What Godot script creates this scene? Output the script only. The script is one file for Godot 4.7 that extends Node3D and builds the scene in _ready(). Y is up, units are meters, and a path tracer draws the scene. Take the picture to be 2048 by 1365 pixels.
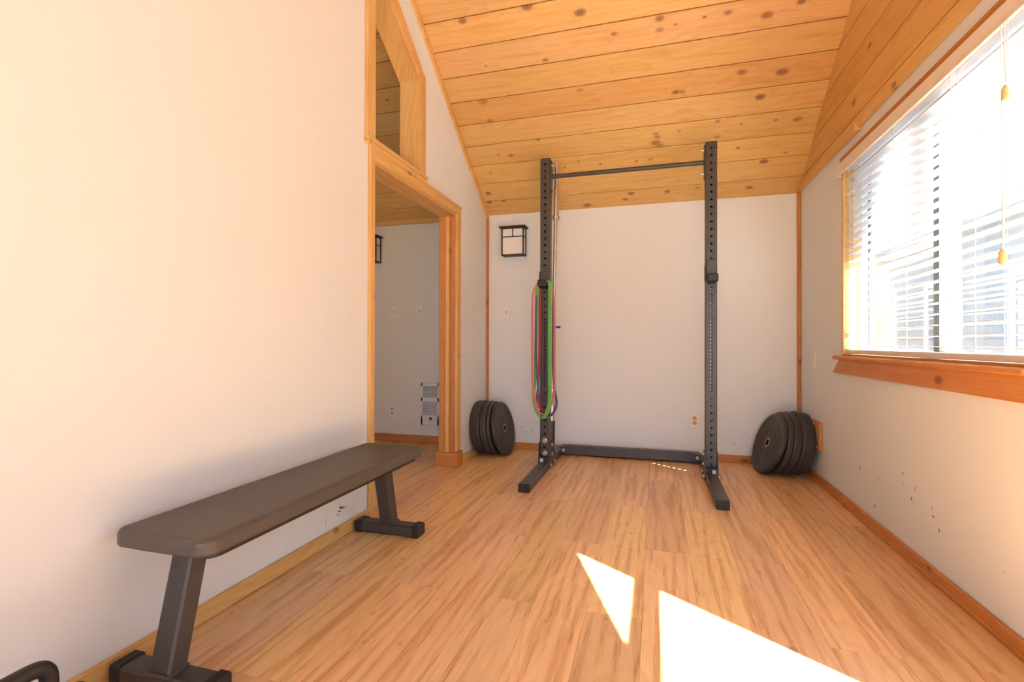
extends Node3D
# A small home gym: sloped pine ceiling, white walls, laminate floor, squat stand, bench, plates.
# Room axes: x right, y up, -z towards the back wall; camera stands at the origin of the floor plan.

const XL := -1.483        # face of the left wall
const XLB := -1.605       # its face towards the hall
const XR := 1.075         # face of the right wall
const XRO := 1.215        # its outer face
const ZB := -4.32         # face of the back wall
const ZF := 1.7           # wall behind the camera
const EAVE := 2.115       # ceiling height at the back wall
const SLOPE := 0.69
const ZRIDGE := -0.9
const HALLX := -3.35      # far side of the hall

var M := {}
var used := {}

func _ready():
	# ---------------------------------------------------------------- camera
	var cam := Camera3D.new()
	cam.name = "camera"
	cam.fov = rad_to_deg(2.0 * atan(682.5 / 997.594))
	cam.near = 0.02
	cam.far = 200.0
	cam.position = Vector3(0, 0.95, 0)
	cam.basis = Basis(Vector3.UP, 0.280313) * Basis(Vector3.RIGHT, 0.0040873) * Basis(Vector3.BACK, 0.0017816)
	add_child(cam)
	cam.current = true
	# ---------------------------------------------------------------- sky, sun, exposure
	var we := WorldEnvironment.new()
	we.name = "environment"
	var env := Environment.new()
	env.background_mode = Environment.BG_SKY
	var sm := ProceduralSkyMaterial.new()
	sm.sky_top_color = Color(0.52, 0.71, 0.98)
	sm.sky_horizon_color = Color(0.88, 0.955, 1.0)
	sm.ground_bottom_color = Color(0.42, 0.40, 0.36)
	sm.ground_horizon_color = Color(0.75, 0.76, 0.76)
	sm.sky_energy_multiplier = 1.0
	var sky := Sky.new()
	sky.sky_material = sm
	env.sky = sky
	env.background_energy_multiplier = 1.8
	env.tonemap_mode = Environment.TONE_MAPPER_LINEAR
	env.tonemap_exposure = 4.45
	env.sdfgi_enabled = true
	env.ssao_enabled = true
	env.ssil_enabled = true
	we.environment = env
	add_child(we)
	var sun := DirectionalLight3D.new()
	sun.name = "sun"
	sun.light_color = Color(1.0, 0.99, 0.965)
	sun.light_energy = 4.6
	sun.light_angular_distance = 0.53
	sun.shadow_enabled = true
	add_child(sun)
	sun.look_at_from_position(Vector3(1.0, 1.2, 0.714) * 8.0, Vector3.ZERO)

	make_materials()
	build_shell()
	build_door_and_transom()
	build_window()
	build_glazed_door()
	build_trim()
	build_outside()
	build_blind()
	build_rack()
	build_barbell()
	build_bands()
	build_plates()
	build_bench()
	build_kettlebells()
	build_wall_fittings()
	build_marks()

# ==================================================================== helpers
func mb() -> SurfaceTool:
	var s := SurfaceTool.new()
	s.begin(Mesh.PRIMITIVE_TRIANGLES)
	return s

func numbered(n: String) -> String:
	if not used.has(n):
		used[n] = 0
		return n
	used[n] += 1
	return "%s_%03d" % [n, used[n]]

func obj(called: String, s: SurfaceTool, m: Material, parent: Node = self) -> MeshInstance3D:
	return inst(called, s.commit(), m, parent)

func inst(called: String, mesh: Mesh, m: Material, parent: Node = self) -> MeshInstance3D:
	var o := MeshInstance3D.new()
	o.mesh = mesh
	o.material_override = m
	o.name = numbered(called) if parent == self else called
	o.cast_shadow = GeometryInstance3D.SHADOW_CASTING_SETTING_ON
	parent.add_child(o, true)
	return o

func tag(o: Node, label: String, category: String, group := "", kind := "") -> Node:
	o.set_meta("label", label)
	if category != "":
		o.set_meta("category", category)
	if group != "":
		o.set_meta("group", group)
	if kind != "":
		o.set_meta("kind", kind)
	return o

func thing(called: String, label: String, category: String, at := Vector3.ZERO, group := "", kind := "") -> Node3D:
	var o := Node3D.new()
	o.name = numbered(called)
	add_child(o)
	o.position = at
	tag(o, label, category, group, kind)
	return o

# one flat triangle with outward normal n (winding set so that the front runs clockwise)
func tri(s: SurfaceTool, a: Vector3, b: Vector3, c: Vector3, n: Vector3, ua := Vector2.ZERO, ub := Vector2.ZERO, uc := Vector2.ZERO):
	if (b - a).cross(c - a).dot(n) > 0.0:
		var t := b
		b = c
		c = t
		var u := ub
		ub = uc
		uc = u
	s.set_normal(n)
	s.set_uv(ua)
	s.add_vertex(a)
	s.set_normal(n)
	s.set_uv(ub)
	s.add_vertex(b)
	s.set_normal(n)
	s.set_uv(uc)
	s.add_vertex(c)

func tri3(s: SurfaceTool, a: Vector3, b: Vector3, c: Vector3, na: Vector3, nb: Vector3, nc: Vector3):
	if (b - a).cross(c - a).dot(na + nb + nc) > 0.0:
		var t := b
		b = c
		c = t
		t = nb
		nb = nc
		nc = t
	s.set_normal(na)
	s.set_uv(Vector2.ZERO)
	s.add_vertex(a)
	s.set_normal(nb)
	s.set_uv(Vector2.ZERO)
	s.add_vertex(b)
	s.set_normal(nc)
	s.set_uv(Vector2.ZERO)
	s.add_vertex(c)

func uvmap(p: Vector3, g: int, sc: Vector2, off: Vector2) -> Vector2:
	var a := (g + 1) % 3
	var b := (g + 2) % 3
	return Vector2(p[g] * sc.x + off.x, (p[a] + p[b]) * sc.y + off.y)

# chamfered box; grain runs along local axis g; uv in metres times sc
func box(s: SurfaceTool, c: Vector3, size: Vector3, bev := 0.0, bs := Basis.IDENTITY, g := 0, sc := Vector2(0.3125, 1.3158), off := Vector2.ZERO):
	var h := size * 0.5
	bev = minf(bev, minf(h.x, minf(h.y, h.z)) * 0.95)
	var put := func(pts: Array, n: Vector3):
		var w := []
		var u := []
		for p: Vector3 in pts:
			w.append(c + bs * p)
			u.append(uvmap(p, g, sc, off))
		var nn: Vector3 = (bs * n).normalized()
		for i in range(1, pts.size() - 1):
			tri(s, w[0], w[i], w[i + 1], nn, u[0], u[i], u[i + 1])
	for ax in 3:
		var a := (ax + 1) % 3
		var b := (ax + 2) % 3
		for sg: float in [-1.0, 1.0]:
			var pts := []
			for q: Vector2 in [Vector2(-1, -1), Vector2(1, -1), Vector2(1, 1), Vector2(-1, 1)]:
				var p := Vector3.ZERO
				p[ax] = sg * h[ax]
				p[a] = q.x * (h[a] - bev)
				p[b] = q.y * (h[b] - bev)
				pts.append(p)
			var n := Vector3.ZERO
			n[ax] = sg
			put.call(pts, n)
	if bev <= 0.0:
		return
	for ax in 3:          # edges parallel to ax
		var a := (ax + 1) % 3
		var b := (ax + 2) % 3
		for sa: float in [-1.0, 1.0]:
			for sb: float in [-1.0, 1.0]:
				var pts := []
				for q: Vector2 in [Vector2(-1, 0), Vector2(1, 0), Vector2(1, 1), Vector2(-1, 1)]:
					var p := Vector3.ZERO
					p[ax] = q.x * (h[ax] - bev)
					p[a] = sa * (h[a] - (bev if q.y > 0.5 else 0.0))
					p[b] = sb * (h[b] - (0.0 if q.y > 0.5 else bev))
					pts.append(p)
				var n := Vector3.ZERO
				n[a] = sa
				n[b] = sb
				put.call(pts, n)
	for sx: float in [-1.0, 1.0]:
		for sy: float in [-1.0, 1.0]:
			for sz: float in [-1.0, 1.0]:
				put.call([Vector3(sx * h.x, sy * (h.y - bev), sz * (h.z - bev)), Vector3(sx * (h.x - bev), sy * h.y, sz * (h.z - bev)), Vector3(sx * (h.x - bev), sy * (h.y - bev), sz * h.z)], Vector3(sx, sy, sz))

func bx(s: SurfaceTool, lo: Vector3, hi: Vector3, bev := 0.0, g := 0, off := Vector2.ZERO, sc := Vector2(0.3125, 1.3158)):
	box(s, (lo + hi) * 0.5, (hi - lo).abs(), bev, Basis.IDENTITY, g, sc, off)

# polygon (local x, y) pushed from z = d0 to z = d1, placed by xf; uv from local x along grain
func prism(s: SurfaceTool, poly: PackedVector2Array, d0: float, d1: float, xf := Transform3D.IDENTITY, sc := Vector2(0.3125, 1.3158), off := Vector2.ZERO, turn := false):
	var idx := Geometry2D.triangulate_polygon(poly)
	var uv := func(p: Vector2) -> Vector2:
		return (Vector2(p.y, p.x) if turn else p) * sc + off
	for k in range(0, idx.size(), 3):
		for d: float in [d0, d1]:
			var pp := []
			for j in 3:
				var q: Vector2 = poly[idx[k + j]]
				pp.append(xf * Vector3(q.x, q.y, d))
			var n := xf.basis.z.normalized() * (1.0 if d == maxf(d0, d1) else -1.0)
			tri(s, pp[0], pp[1], pp[2], n, uv.call(poly[idx[k]]), uv.call(poly[idx[k + 1]]), uv.call(poly[idx[k + 2]]))
	for i in poly.size():
		var a: Vector2 = poly[i]
		var b: Vector2 = poly[(i + 1) % poly.size()]
		var e := (b - a).normalized()
		var n2 := Vector2(e.y, -e.x)
		if Geometry2D.is_point_in_polygon((a + b) * 0.5 + n2 * 0.0004, poly):
			n2 = -n2
		var n := (xf.basis * Vector3(n2.x, n2.y, 0)).normalized()
		var p0 := xf * Vector3(a.x, a.y, d0)
		var p1 := xf * Vector3(b.x, b.y, d0)
		var p2 := xf * Vector3(b.x, b.y, d1)
		var p3 := xf * Vector3(a.x, a.y, d1)
		var ua: Vector2 = uv.call(a)
		var ub: Vector2 = uv.call(b)
		var o := Vector2(0, (d1 - d0) * sc.y)
		tri(s, p0, p1, p2, n, ua, ub, ub + o)
		tri(s, p0, p2, p3, n, ua, ub + o, ua + o)

# profile of (radius, height) turned round local y
func lathe(s: SurfaceTool, prof: Array, seg: int, xf := Transform3D.IDENTITY):
	for i in prof.size() - 1:
		var a: Vector2 = prof[i]
		var b: Vector2 = prof[i + 1]
		if a.is_equal_approx(b):
			continue
		var e := (b - a).normalized()
		var n2 := Vector2(e.y, -e.x)
		for k in seg:
			var t0 := TAU * k / seg
			var t1 := TAU * (k + 1) / seg
			var d0 := Vector3(cos(t0), 0, sin(t0))
			var d1 := Vector3(cos(t1), 0, sin(t1))
			var n0 := (xf.basis * (d0 * n2.x + Vector3.UP * n2.y)).normalized()
			var n1 := (xf.basis * (d1 * n2.x + Vector3.UP * n2.y)).normalized()
			var p0 := xf * (d0 * a.x + Vector3.UP * a.y)
			var p1 := xf * (d1 * a.x + Vector3.UP * a.y)
			var p2 := xf * (d1 * b.x + Vector3.UP * b.y)
			var p3 := xf * (d0 * b.x + Vector3.UP * b.y)
			if a.x > 1e-6:
				tri3(s, p0, p1, p2, n0, n1, n1)
			if b.x > 1e-6:
				tri3(s, p0, p2, p3, n0, n1, n0)

func cyl(s: SurfaceTool, a: Vector3, b: Vector3, r: float, seg := 12, bev := 0.0):
	var y := (b - a).normalized()
	var x := y.cross(Vector3(0.31, 0.2, 0.93)).normalized()
	var xf := Transform3D(Basis(x, y, x.cross(y)), a)
	var L := (b - a).length()
	if bev > 0.0:
		lathe(s, [Vector2(0, 0), Vector2(r - bev, 0), Vector2(r, bev), Vector2(r, L - bev), Vector2(r - bev, L), Vector2(0, L)], seg, xf)
	else:
		lathe(s, [Vector2(0, 0), Vector2(r, 0), Vector2(r, L), Vector2(0, L)], seg, xf)

# round tube along a path
func tube(s: SurfaceTool, pts: Array, rad, seg := 10, closed := false):
	var n := pts.size()
	var rings := []
	var side := Vector3.ZERO
	for i in n:
		var pa: Vector3 = pts[(i - 1 + n) % n] if (closed or i > 0) else pts[i]
		var pb: Vector3 = pts[(i + 1) % n] if (closed or i < n - 1) else pts[i]
		var t := (pb - pa).normalized()
		if side == Vector3.ZERO:
			side = t.cross(Vector3.UP if absf(t.y) < 0.9 else Vector3.RIGHT).normalized()
		side = (side - t * side.dot(t)).normalized()
		var up := t.cross(side)
		var r: float = rad[i] if rad is Array else rad
		var ring := []
		for k in seg:
			var an := TAU * k / seg
			var d := side * cos(an) + up * sin(an)
			ring.append([pts[i] + d * r, d])
		rings.append(ring)
	for i in (n if closed else n - 1):
		var A: Array = rings[i]
		var B: Array = rings[(i + 1) % n]
		for k in seg:
			var k2 := (k + 1) % seg
			tri3(s, A[k][0], A[k2][0], B[k2][0], A[k][1], A[k2][1], B[k2][1])
			tri3(s, A[k][0], B[k2][0], B[k][0], A[k][1], B[k2][1], B[k][1])
	if not closed:
		for e in 2:
			var R: Array = rings[0] if e == 0 else rings[n - 1]
			var c: Vector3 = pts[0] if e == 0 else pts[n - 1]
			var nn: Vector3 = (pts[0] - pts[1]).normalized() if e == 0 else (pts[n - 1] - pts[n - 2]).normalized()
			for k in seg:
				tri(s, c, R[k][0], R[(k + 1) % seg][0], nn)

# flat band swept along a closed path: w across (along axis), t thick
func band(s: SurfaceTool, pts: Array, axis: Vector3, w: float, t: float):
	var n := pts.size()
	var rings := []
	for i in n:
		var tg: Vector3 = (pts[(i + 1) % n] - pts[(i - 1 + n) % n]).normalized()
		var ax := (axis - tg * axis.dot(tg)).normalized()
		var nn := tg.cross(ax).normalized()
		var p: Vector3 = pts[i]
		rings.append([p + ax * w / 2 + nn * t / 2, p - ax * w / 2 + nn * t / 2, p - ax * w / 2 - nn * t / 2, p + ax * w / 2 - nn * t / 2, nn, ax])
	for i in n:
		var A: Array = rings[i]
		var B: Array = rings[(i + 1) % n]
		var na := [A[4], -A[5], -A[4], A[5]]
		var nb := [B[4], -B[5], -B[4], B[5]]
		for k in 4:
			var k2 := (k + 1) % 4
			tri3(s, A[k], A[k2], B[k2], na[k], na[k], nb[k])
			tri3(s, A[k], B[k2], B[k], na[k], nb[k], nb[k])

# closed smooth curve through points
func loop_curve(pts: Array, per := 6) -> Array:
	var out := []
	var n := pts.size()
	for i in n:
		var p0: Vector3 = pts[(i - 1 + n) % n]
		var p1: Vector3 = pts[i]
		var p2: Vector3 = pts[(i + 1) % n]
		var p3: Vector3 = pts[(i + 2) % n]
		for k in per:
			out.append(p1.cubic_interpolate(p2, p0, p3, float(k) / per))
	return out

func open_curve(pts: Array, per := 6) -> Array:
	var out := []
	var n := pts.size()
	for i in n - 1:
		var p0: Vector3 = pts[maxi(i - 1, 0)]
		var p3: Vector3 = pts[mini(i + 2, n - 1)]
		for k in per:
			out.append((pts[i] as Vector3).cubic_interpolate(pts[i + 1], p0, p3, float(k) / per))
	out.append(pts[n - 1])
	return out

# outline (x, z) built up through levels of (y, inset); closed top and bottom
func slab(s: SurfaceTool, hx: float, hz: float, r: float, levels: Array, at: Vector3, per := 8):
	var rings := []
	for lv: Vector2 in levels:
		var ring := []
		var rr := maxf(r - lv.y, 0.002)
		for q in 4:
			var cx := (hx - r) * (1.0 if q in [0, 3] else -1.0)
			var cz := (hz - r) * (1.0 if q in [0, 1] else -1.0)
			for k in per + 1:
				var an := PI / 2 * q + PI / 2 * k / per
				ring.append(at + Vector3(cx + cos(an) * rr, lv.x, cz + sin(an) * rr))
		rings.append(ring)
	var n: int = rings[0].size()
	for i in rings.size() - 1:
		for k in n:
			var k2 := (k + 1) % n
			var a: Vector3 = rings[i][k]
			var b: Vector3 = rings[i][k2]
			var c: Vector3 = rings[i + 1][k2]
			var d: Vector3 = rings[i + 1][k]
			var nn := (b - a).cross(d - a)
			if nn.length() < 1e-12:
				nn = (c - b).cross(d - a)
			var out := (a + c) * 0.5 - (at + Vector3(0, (a.y + c.y) * 0.5 - at.y, 0))
			nn = nn.normalized()
			if levels[i].x == levels[i + 1].x:
				nn = Vector3.UP if levels[i].x > levels[0].x else Vector3.DOWN
			elif nn.dot(out) < 0:
				nn = -nn
			tri(s, a, b, c, nn)
			tri(s, a, c, d, nn)
	for e in 2:
		var R: Array = rings[0] if e == 0 else rings[rings.size() - 1]
		var c: Vector3 = at + Vector3(0, levels[0].x if e == 0 else levels[levels.size() - 1].x, 0)
		for k in n:
			tri(s, c, R[k], R[(k + 1) % n], Vector3.DOWN if e == 0 else Vector3.UP)

func ceil_y(z: float) -> float:
	return EAVE + SLOPE * ((z - ZB) if z < ZRIDGE else (2.0 * ZRIDGE - z - ZB))

# ==================================================================== materials
func mat(c: Color, rough := 0.6, metal := 0.0) -> StandardMaterial3D:
	var m := StandardMaterial3D.new()
	m.albedo_color = c
	m.roughness = rough
	m.metallic = metal
	return m

func noise(sd: int, f: float, oct := 2) -> FastNoiseLite:
	var n := FastNoiseLite.new()
	n.seed = sd
	n.noise_type = FastNoiseLite.TYPE_SIMPLEX_SMOOTH
	n.frequency = f
	n.fractal_octaves = oct
	return n

# Planks as rows of one picture: growth rings as stretched bands, fibres, pores and knots.
# knots: [row, u in metres, v 0..1, radius in metres, darkness]
func wood_picture(w: int, h: int, rows: int, len_m: float, wid_m: float, light: Color, dark: Color, knot: Color, tones: Array, knots: Array, sd: int, ring_f: float, ring_w: float, streak: float, pores: float, big_u := 1.7) -> ImageTexture:
	var data := PackedByteArray()
	data.resize(w * h * 3)
	var n1 := noise(sd, 1.0, 2)
	var n2 := noise(sd + 1, 1.0, 1)
	var n3 := noise(sd + 2, 1.0, 1)
	var rh := h / rows
	for r in rows:
		var mine := []
		for k in knots:
			if int(k[0]) == r:
				mine.append(k)
		var tone: Color = tones[r % tones.size()]
		var cen := 0.5 + 0.9 * sin(r * 2.4 + sd)
		for py in rh:
			var v := (py + 0.5) / rh
			var vm := v * wid_m
			var near := []
			for k in mine:
				if absf(vm - k[2] * wid_m) < k[3] * 3.2:
					near.append(k)
			var at := ((r * rh + py) * w) * 3
			for px in w:
				var um := (px + 0.5) / w * len_m
				var bend := n1.get_noise_2d(um * 0.9 + r * 13.0, vm * 5.0 + r * 7.0)
				var c := (v - cen) * ring_f + bend * 2.6
				var shade := 0.0
				for k in near:
					var du: float = (um - k[1]) / (k[3] * 1.25)
					if absf(du) > 5.0:
						continue
					var dv: float = (vm - k[2] * wid_m) / k[3]
					var d := du * du * 0.55 + dv * dv
					c += 1.6 * exp(-d * 0.35) * signf(dv + 0.01)
					if d < 1.0:
						shade = maxf(shade, k[4] * (1.0 - 0.45 * d) * (0.85 + 0.3 * sin(sqrt(d) * 16.0)))
					else:
						shade = maxf(shade, k[4] * 0.30 * exp(-(d - 1.0) * 1.6))
				var f := c - floorf(c)
				var ring := f * f * (1.0 - smoothstep(0.86, 1.0, f))
				var fib := n2.get_noise_2d(um * 7.0 + r * 31.0, vm * 420.0)
				var big := n3.get_noise_2d(um * big_u + r * 5.0, vm * 24.0 + r * 3.0)
				var t := ring * ring_w + fib * 0.16 + streak * maxf(big, 0.0) + 0.12
				if pores > 0.0:
					var pn := n2.get_noise_2d(um * 4.5 + 90.0, (vm + bend * 0.012) * 190.0 + r * 50.0)
					if pn > 0.35:
						t += pores * (pn - 0.35) * 2.6 * clampf(0.15 + big * 1.4, 0.0, 1.0)
				t = clampf(t, 0.0, 1.0)
				shade = clampf(shade, 0.0, 1.0)
				var rr := lerpf(lerpf(light.r, dark.r, t) * tone.r, knot.r, shade)
				var gg := lerpf(lerpf(light.g, dark.g, t) * tone.g, knot.g, shade)
				var bb := lerpf(lerpf(light.b, dark.b, t) * tone.b, knot.b, shade)
				data[at] = int(clampf(rr, 0, 1) * 255.0)
				data[at + 1] = int(clampf(gg, 0, 1) * 255.0)
				data[at + 2] = int(clampf(bb, 0, 1) * 255.0)
				at += 3
	var im := Image.create_from_data(w, h, false, Image.FORMAT_RGB8, data)
	im.generate_mipmaps()
	return ImageTexture.create_from_image(im)

# knots seen on the ceiling: x, distance up the slope, radius, darkness
const CEIL_KNOTS := [
	[-1.199, 1.610, 0.016, 0.8], [-0.767, 1.622, 0.02, 0.85], [-0.448, 1.534, 0.02, 0.9], [-0.253, 1.379, 0.012, 0.6], [-0.710, 1.287, 0.011, 0.7], [-1.124, 1.311, 0.007, 0.4],
	[-1.215, 1.059, 0.02, 0.5], [-0.506, 1.049, 0.014, 0.45], [-1.204, 0.909, 0.014, 0.6], [-0.870, 0.706, 0.009, 0.8], [-1.116, 0.596, 0.012, 0.75], [-1.212, 0.615, 0.007, 0.7],
	[-1.403, 0.249, 0.014, 0.85], [-1.42, 0.15, 0.014, 0.8], [-1.284, 0.15, 0.009, 0.7], [-0.196, 0.125, 0.016, 0.85], [-0.245, 0.068, 0.012, 0.85], [-0.565, 0.036, 0.02, 0.7],
	[-0.420, 0.433, 0.008, 0.6], [-0.587, 0.479, 0.006, 0.7], [-0.702, 0.435, 0.006, 0.8], [-1.325, 0.454, 0.006, 0.6], [0.012, 0.62, 0.014, 0.6], [0.0, 0.574, 0.02, 0.7], [-0.143, 0.43, 0.008, 0.6],
	[0.023, 1.422, 0.015, 0.8], [0.024, 1.358, 0.013, 0.55], [0.116, 1.375, 0.007, 0.6], [0.281, 1.387, 0.007, 0.9], [0.411, 1.391, 0.013, 0.7], [0.627, 1.341, 0.018, 0.75], [0.799, 1.384, 0.013, 0.8],
	[0.532, 1.02, 0.016, 0.85], [0.771, 0.987, 0.02, 0.85], [0.131, 0.944, 0.014, 0.9], [0.17, 0.941, 0.012, 0.6], [0.667, 0.834, 0.017, 0.95], [0.418, 0.69, 0.011, 0.6], [0.792, 0.651, 0.01, 0.55],
	[0.928, 0.639, 0.016, 0.6], [0.574, 0.65, 0.007, 0.6], [0.163, 0.647, 0.008, 0.5], [0.001, 0.648, 0.012, 0.5], [0.024, 0.545, 0.018, 0.55], [0.424, 0.568, 0.014, 0.45], [0.576, 0.46, 0.008, 0.9],
	[0.903, 0.377, 0.007, 0.7], [0.769, 0.321, 0.017, 0.85], [0.702, 0.09, 0.013, 0.9], [0.091, 0.114, 0.012, 0.9], [0.319, 0.13, 0.009, 0.6], [-0.041, 0.433, 0.01, 0.5]]
const CEIL_U0 := -1.6
const CEIL_LEN := 2.8
const BOARD := 0.1835
const BOARD0 := -0.0235

func make_materials():
	var rng := RandomNumberGenerator.new()
	rng.seed = 71
	var kn := []
	for k in CEIL_KNOTS:
		var f: float = (k[1] - BOARD0) / BOARD
		var row := int(floorf(f))
		kn.append([row, k[0] - CEIL_U0, f - row, k[2], k[3]])
	var tones := []
	for i in 12:
		var t := rng.randf_range(0.96, 1.02)
		tones.append(Color(t, t * rng.randf_range(0.97, 1.01), t * rng.randf_range(0.94, 1.02)))
	tones[5] = Color(0.94, 0.89, 0.84)     # the greyer board across the middle
	var pine_light := Color(0.90, 0.735, 0.475)
	var pine_dark := Color(0.805, 0.585, 0.305)
	var pine_knot := Color(0.46, 0.29, 0.185)
	M.ceil = mat(Color.WHITE, 0.5)
	M.ceil.albedo_texture = wood_picture(1536, 864, 12, CEIL_LEN, BOARD, pine_light, pine_dark, pine_knot, tones, kn, 11, 3.5, 0.35, 0.35, 0.0)
	var pk := [[0, 0.5, 0.4, 0.014, 0.8], [0, 2.1, 0.65, 0.012, 0.7], [1, 1.2, 0.5, 0.016, 0.85], [2, 0.8, 0.3, 0.008, 0.8], [2, 2.6, 0.6, 0.013, 0.8], [3, 1.7, 0.55, 0.01, 0.7]]
	M.pine = mat(Color.WHITE, 0.48)
	M.pine.albedo_texture = wood_picture(1536, 512, 4, 3.2, 0.19, pine_light, pine_dark, pine_knot, [Color(1, 1, 1), Color(0.98, 0.95, 0.9), Color(0.96, 0.92, 0.86), Color(1, 0.97, 0.93)], pk, 31, 5.0, 0.45, 0.35, 0.0)
	M.redwood = mat(Color(0.92, 0.77, 0.66), 0.5)      # older, redder stain of the apron and the plinth
	M.redwood.albedo_texture = M.pine.albedo_texture
	var fk := []
	for r in 8:
		for j in 6:
			fk.append([r, rng.randf() * 2.44, rng.randf_range(0.12, 0.88), rng.randf_range(0.004, 0.011), rng.randf_range(0.2, 0.5)])
	var ft := []
	for i in 8:
		var t := rng.randf_range(0.93, 1.03)
		ft.append(Color(t, t * rng.randf_range(0.97, 1.01), t * rng.randf_range(0.95, 1.02)))
	M.floor = mat(Color.WHITE, 0.32)
	M.floor.albedo_texture = wood_picture(2048, 1024, 8, 2.44, 0.19, Color(0.985, 0.82, 0.59), Color(0.80, 0.57, 0.365), Color(0.52, 0.38, 0.29), ft, fk, 53, 2.0, 0.20, 0.52, 1.0, 1.15)
	M.wall = mat(Color(0.905, 0.905, 0.893), 0.72)
	var nt := NoiseTexture2D.new()
	nt.noise = noise(5, 0.05, 3)
	nt.width = 512
	nt.height = 512
	nt.seamless = true
	nt.as_normal_map = true
	nt.bump_strength = 1.2
	M.wall.normal_enabled = true
	M.wall.normal_texture = nt
	M.wall.normal_scale = 0.12
	M.wall.uv1_triplanar = true
	M.wall.uv1_world_triplanar = true
	M.wall.uv1_scale = Vector3(1.6, 1.6, 1.6)
	M.wall_hall = mat(Color(0.92, 0.88, 0.82), 0.72)
	M.under = mat(Color(0.62, 0.46, 0.29), 0.85)     # plywood and raw board behind the joints
	M.vinyl = mat(Color(0.93, 0.93, 0.92), 0.4)
	M.gasket = mat(Color(0.36, 0.37, 0.38), 0.6)
	M.blind = mat(Color(0.95, 0.945, 0.93), 0.45)
	M.blind.backlight_enabled = true
	M.blind.backlight = Color(0.55, 0.55, 0.53)
	M.valance = mat(Color(0.93, 0.88, 0.82), 0.45)
	M.cord = mat(Color(0.92, 0.91, 0.88), 0.8)
	M.tassel = mat(Color(0.88, 0.74, 0.50), 0.5)
	M.steel = mat(Color(0.255, 0.235, 0.22), 0.42, 0.0)     # black powder coat
	M.steel.clearcoat_enabled = true
	M.steel.clearcoat = 0.15
	M.steel.clearcoat_roughness = 0.45
	M.bolt = mat(Color(0.78, 0.77, 0.75), 0.28, 1.0)
	M.chrome = mat(Color(0.86, 0.855, 0.845), 0.3, 1.0)
	M.shaft = mat(Color(0.78, 0.75, 0.71), 0.4, 1.0)
	M.rubber = mat(Color(0.25, 0.23, 0.215), 0.48)
	M.rubber_up = mat(Color(0.32, 0.295, 0.275), 0.5)
	M.brass = mat(Color(0.86, 0.70, 0.58), 0.25, 1.0)
	M.vinylpad = mat(Color(0.335, 0.30, 0.265), 0.46)
	M.cap = mat(Color(0.13, 0.125, 0.12), 0.55)
	M.iron = mat(Color(0.12, 0.115, 0.112), 0.45)
	M.green = mat(Color(0.50, 0.79, 0.43), 0.5)
	M.pink = mat(Color(0.94, 0.56, 0.56), 0.5)
	M.red = mat(Color(0.80, 0.26, 0.28), 0.5)
	M.blue = mat(Color(0.45, 0.46, 0.58), 0.5)
	M.ring = mat(Color(0.15, 0.14, 0.62), 0.5)
	M.bronze = mat(Color(0.20, 0.15, 0.125), 0.5)
	M.opal = mat(Color(0.93, 0.91, 0.88), 0.3)
	M.plastic = mat(Color(0.93, 0.91, 0.87), 0.4)
	M.toggle = mat(Color(0.80, 0.76, 0.70), 0.4)
	M.beige = mat(Color(0.78, 0.64, 0.47), 0.45)
	M.slot = mat(Color(0.14, 0.11, 0.09), 0.7)  # near-black colour stands for the shade inside the outlet holes
	M.heater = mat(Color(0.90, 0.87, 0.85), 0.45)
	M.heater_in = mat(Color(0.22, 0.19, 0.17), 0.7)
	M.knob = mat(Color(0.42, 0.38, 0.36), 0.35, 0.6)
	M.scuff = mat(Color(0.56, 0.48, 0.37), 0.8)
	M.scuff_dark = mat(Color(0.20, 0.20, 0.21), 0.7)
	M.scuff_pale = mat(Color(0.80, 0.75, 0.68), 0.8)
	M.badge = mat(Color(0.80, 0.78, 0.76), 0.4)
	M.siding = mat(Color(0.16, 0.20, 0.225), 0.7)
	M.roofing = mat(Color(0.22, 0.23, 0.24), 0.85)
	M.ground = mat(Color(0.62, 0.61, 0.58), 0.9)
	M.dark_glass = mat(Color(0.10, 0.13, 0.16), 0.12)
	M.leaf = mat(Color(0.30, 0.40, 0.22), 0.7)
	M.glass = mat(Color(0.96, 0.98, 0.98, 0.06), 0.03)
	M.glass.transparency = BaseMaterial3D.TRANSPARENCY_ALPHA

func pv(a: Array) -> PackedVector2Array:
	var out := PackedVector2Array()
	for p in a:
		out.append(Vector2(p[0], p[1]))
	return out

# polygons given as (z, y), thick along x from x0 to x1
func zy(s: SurfaceTool, pts: Array, x0: float, x1: float, turn := false, off := Vector2.ZERO):
	var xf := Transform3D(Basis(Vector3(0, 0, 1), Vector3(0, 1, 0), Vector3(-1, 0, 0)), Vector3.ZERO)
	prism(s, pv(pts), -maxf(x0, x1), -minf(x0, x1), xf, Vector2(0.3125, 1.3158), off, turn)

# ==================================================================== shell
const DOOR_N := -2.385     # near edge of the wall opening
const DOOR_F := -3.585     # far edge
const DOOR_T := 1.955
const TR_F := -2.955       # far edge of the opening over the door
const TR_B := 2.05
func tr_top(z: float) -> float:
	return 2.70 + SLOPE * (z + 2.90)
const WIN_F := -3.415
const WIN_N := -1.62
const WIN_B := 0.885
const WIN_T := 2.035
const DOOR2_N := 0.85

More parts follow.
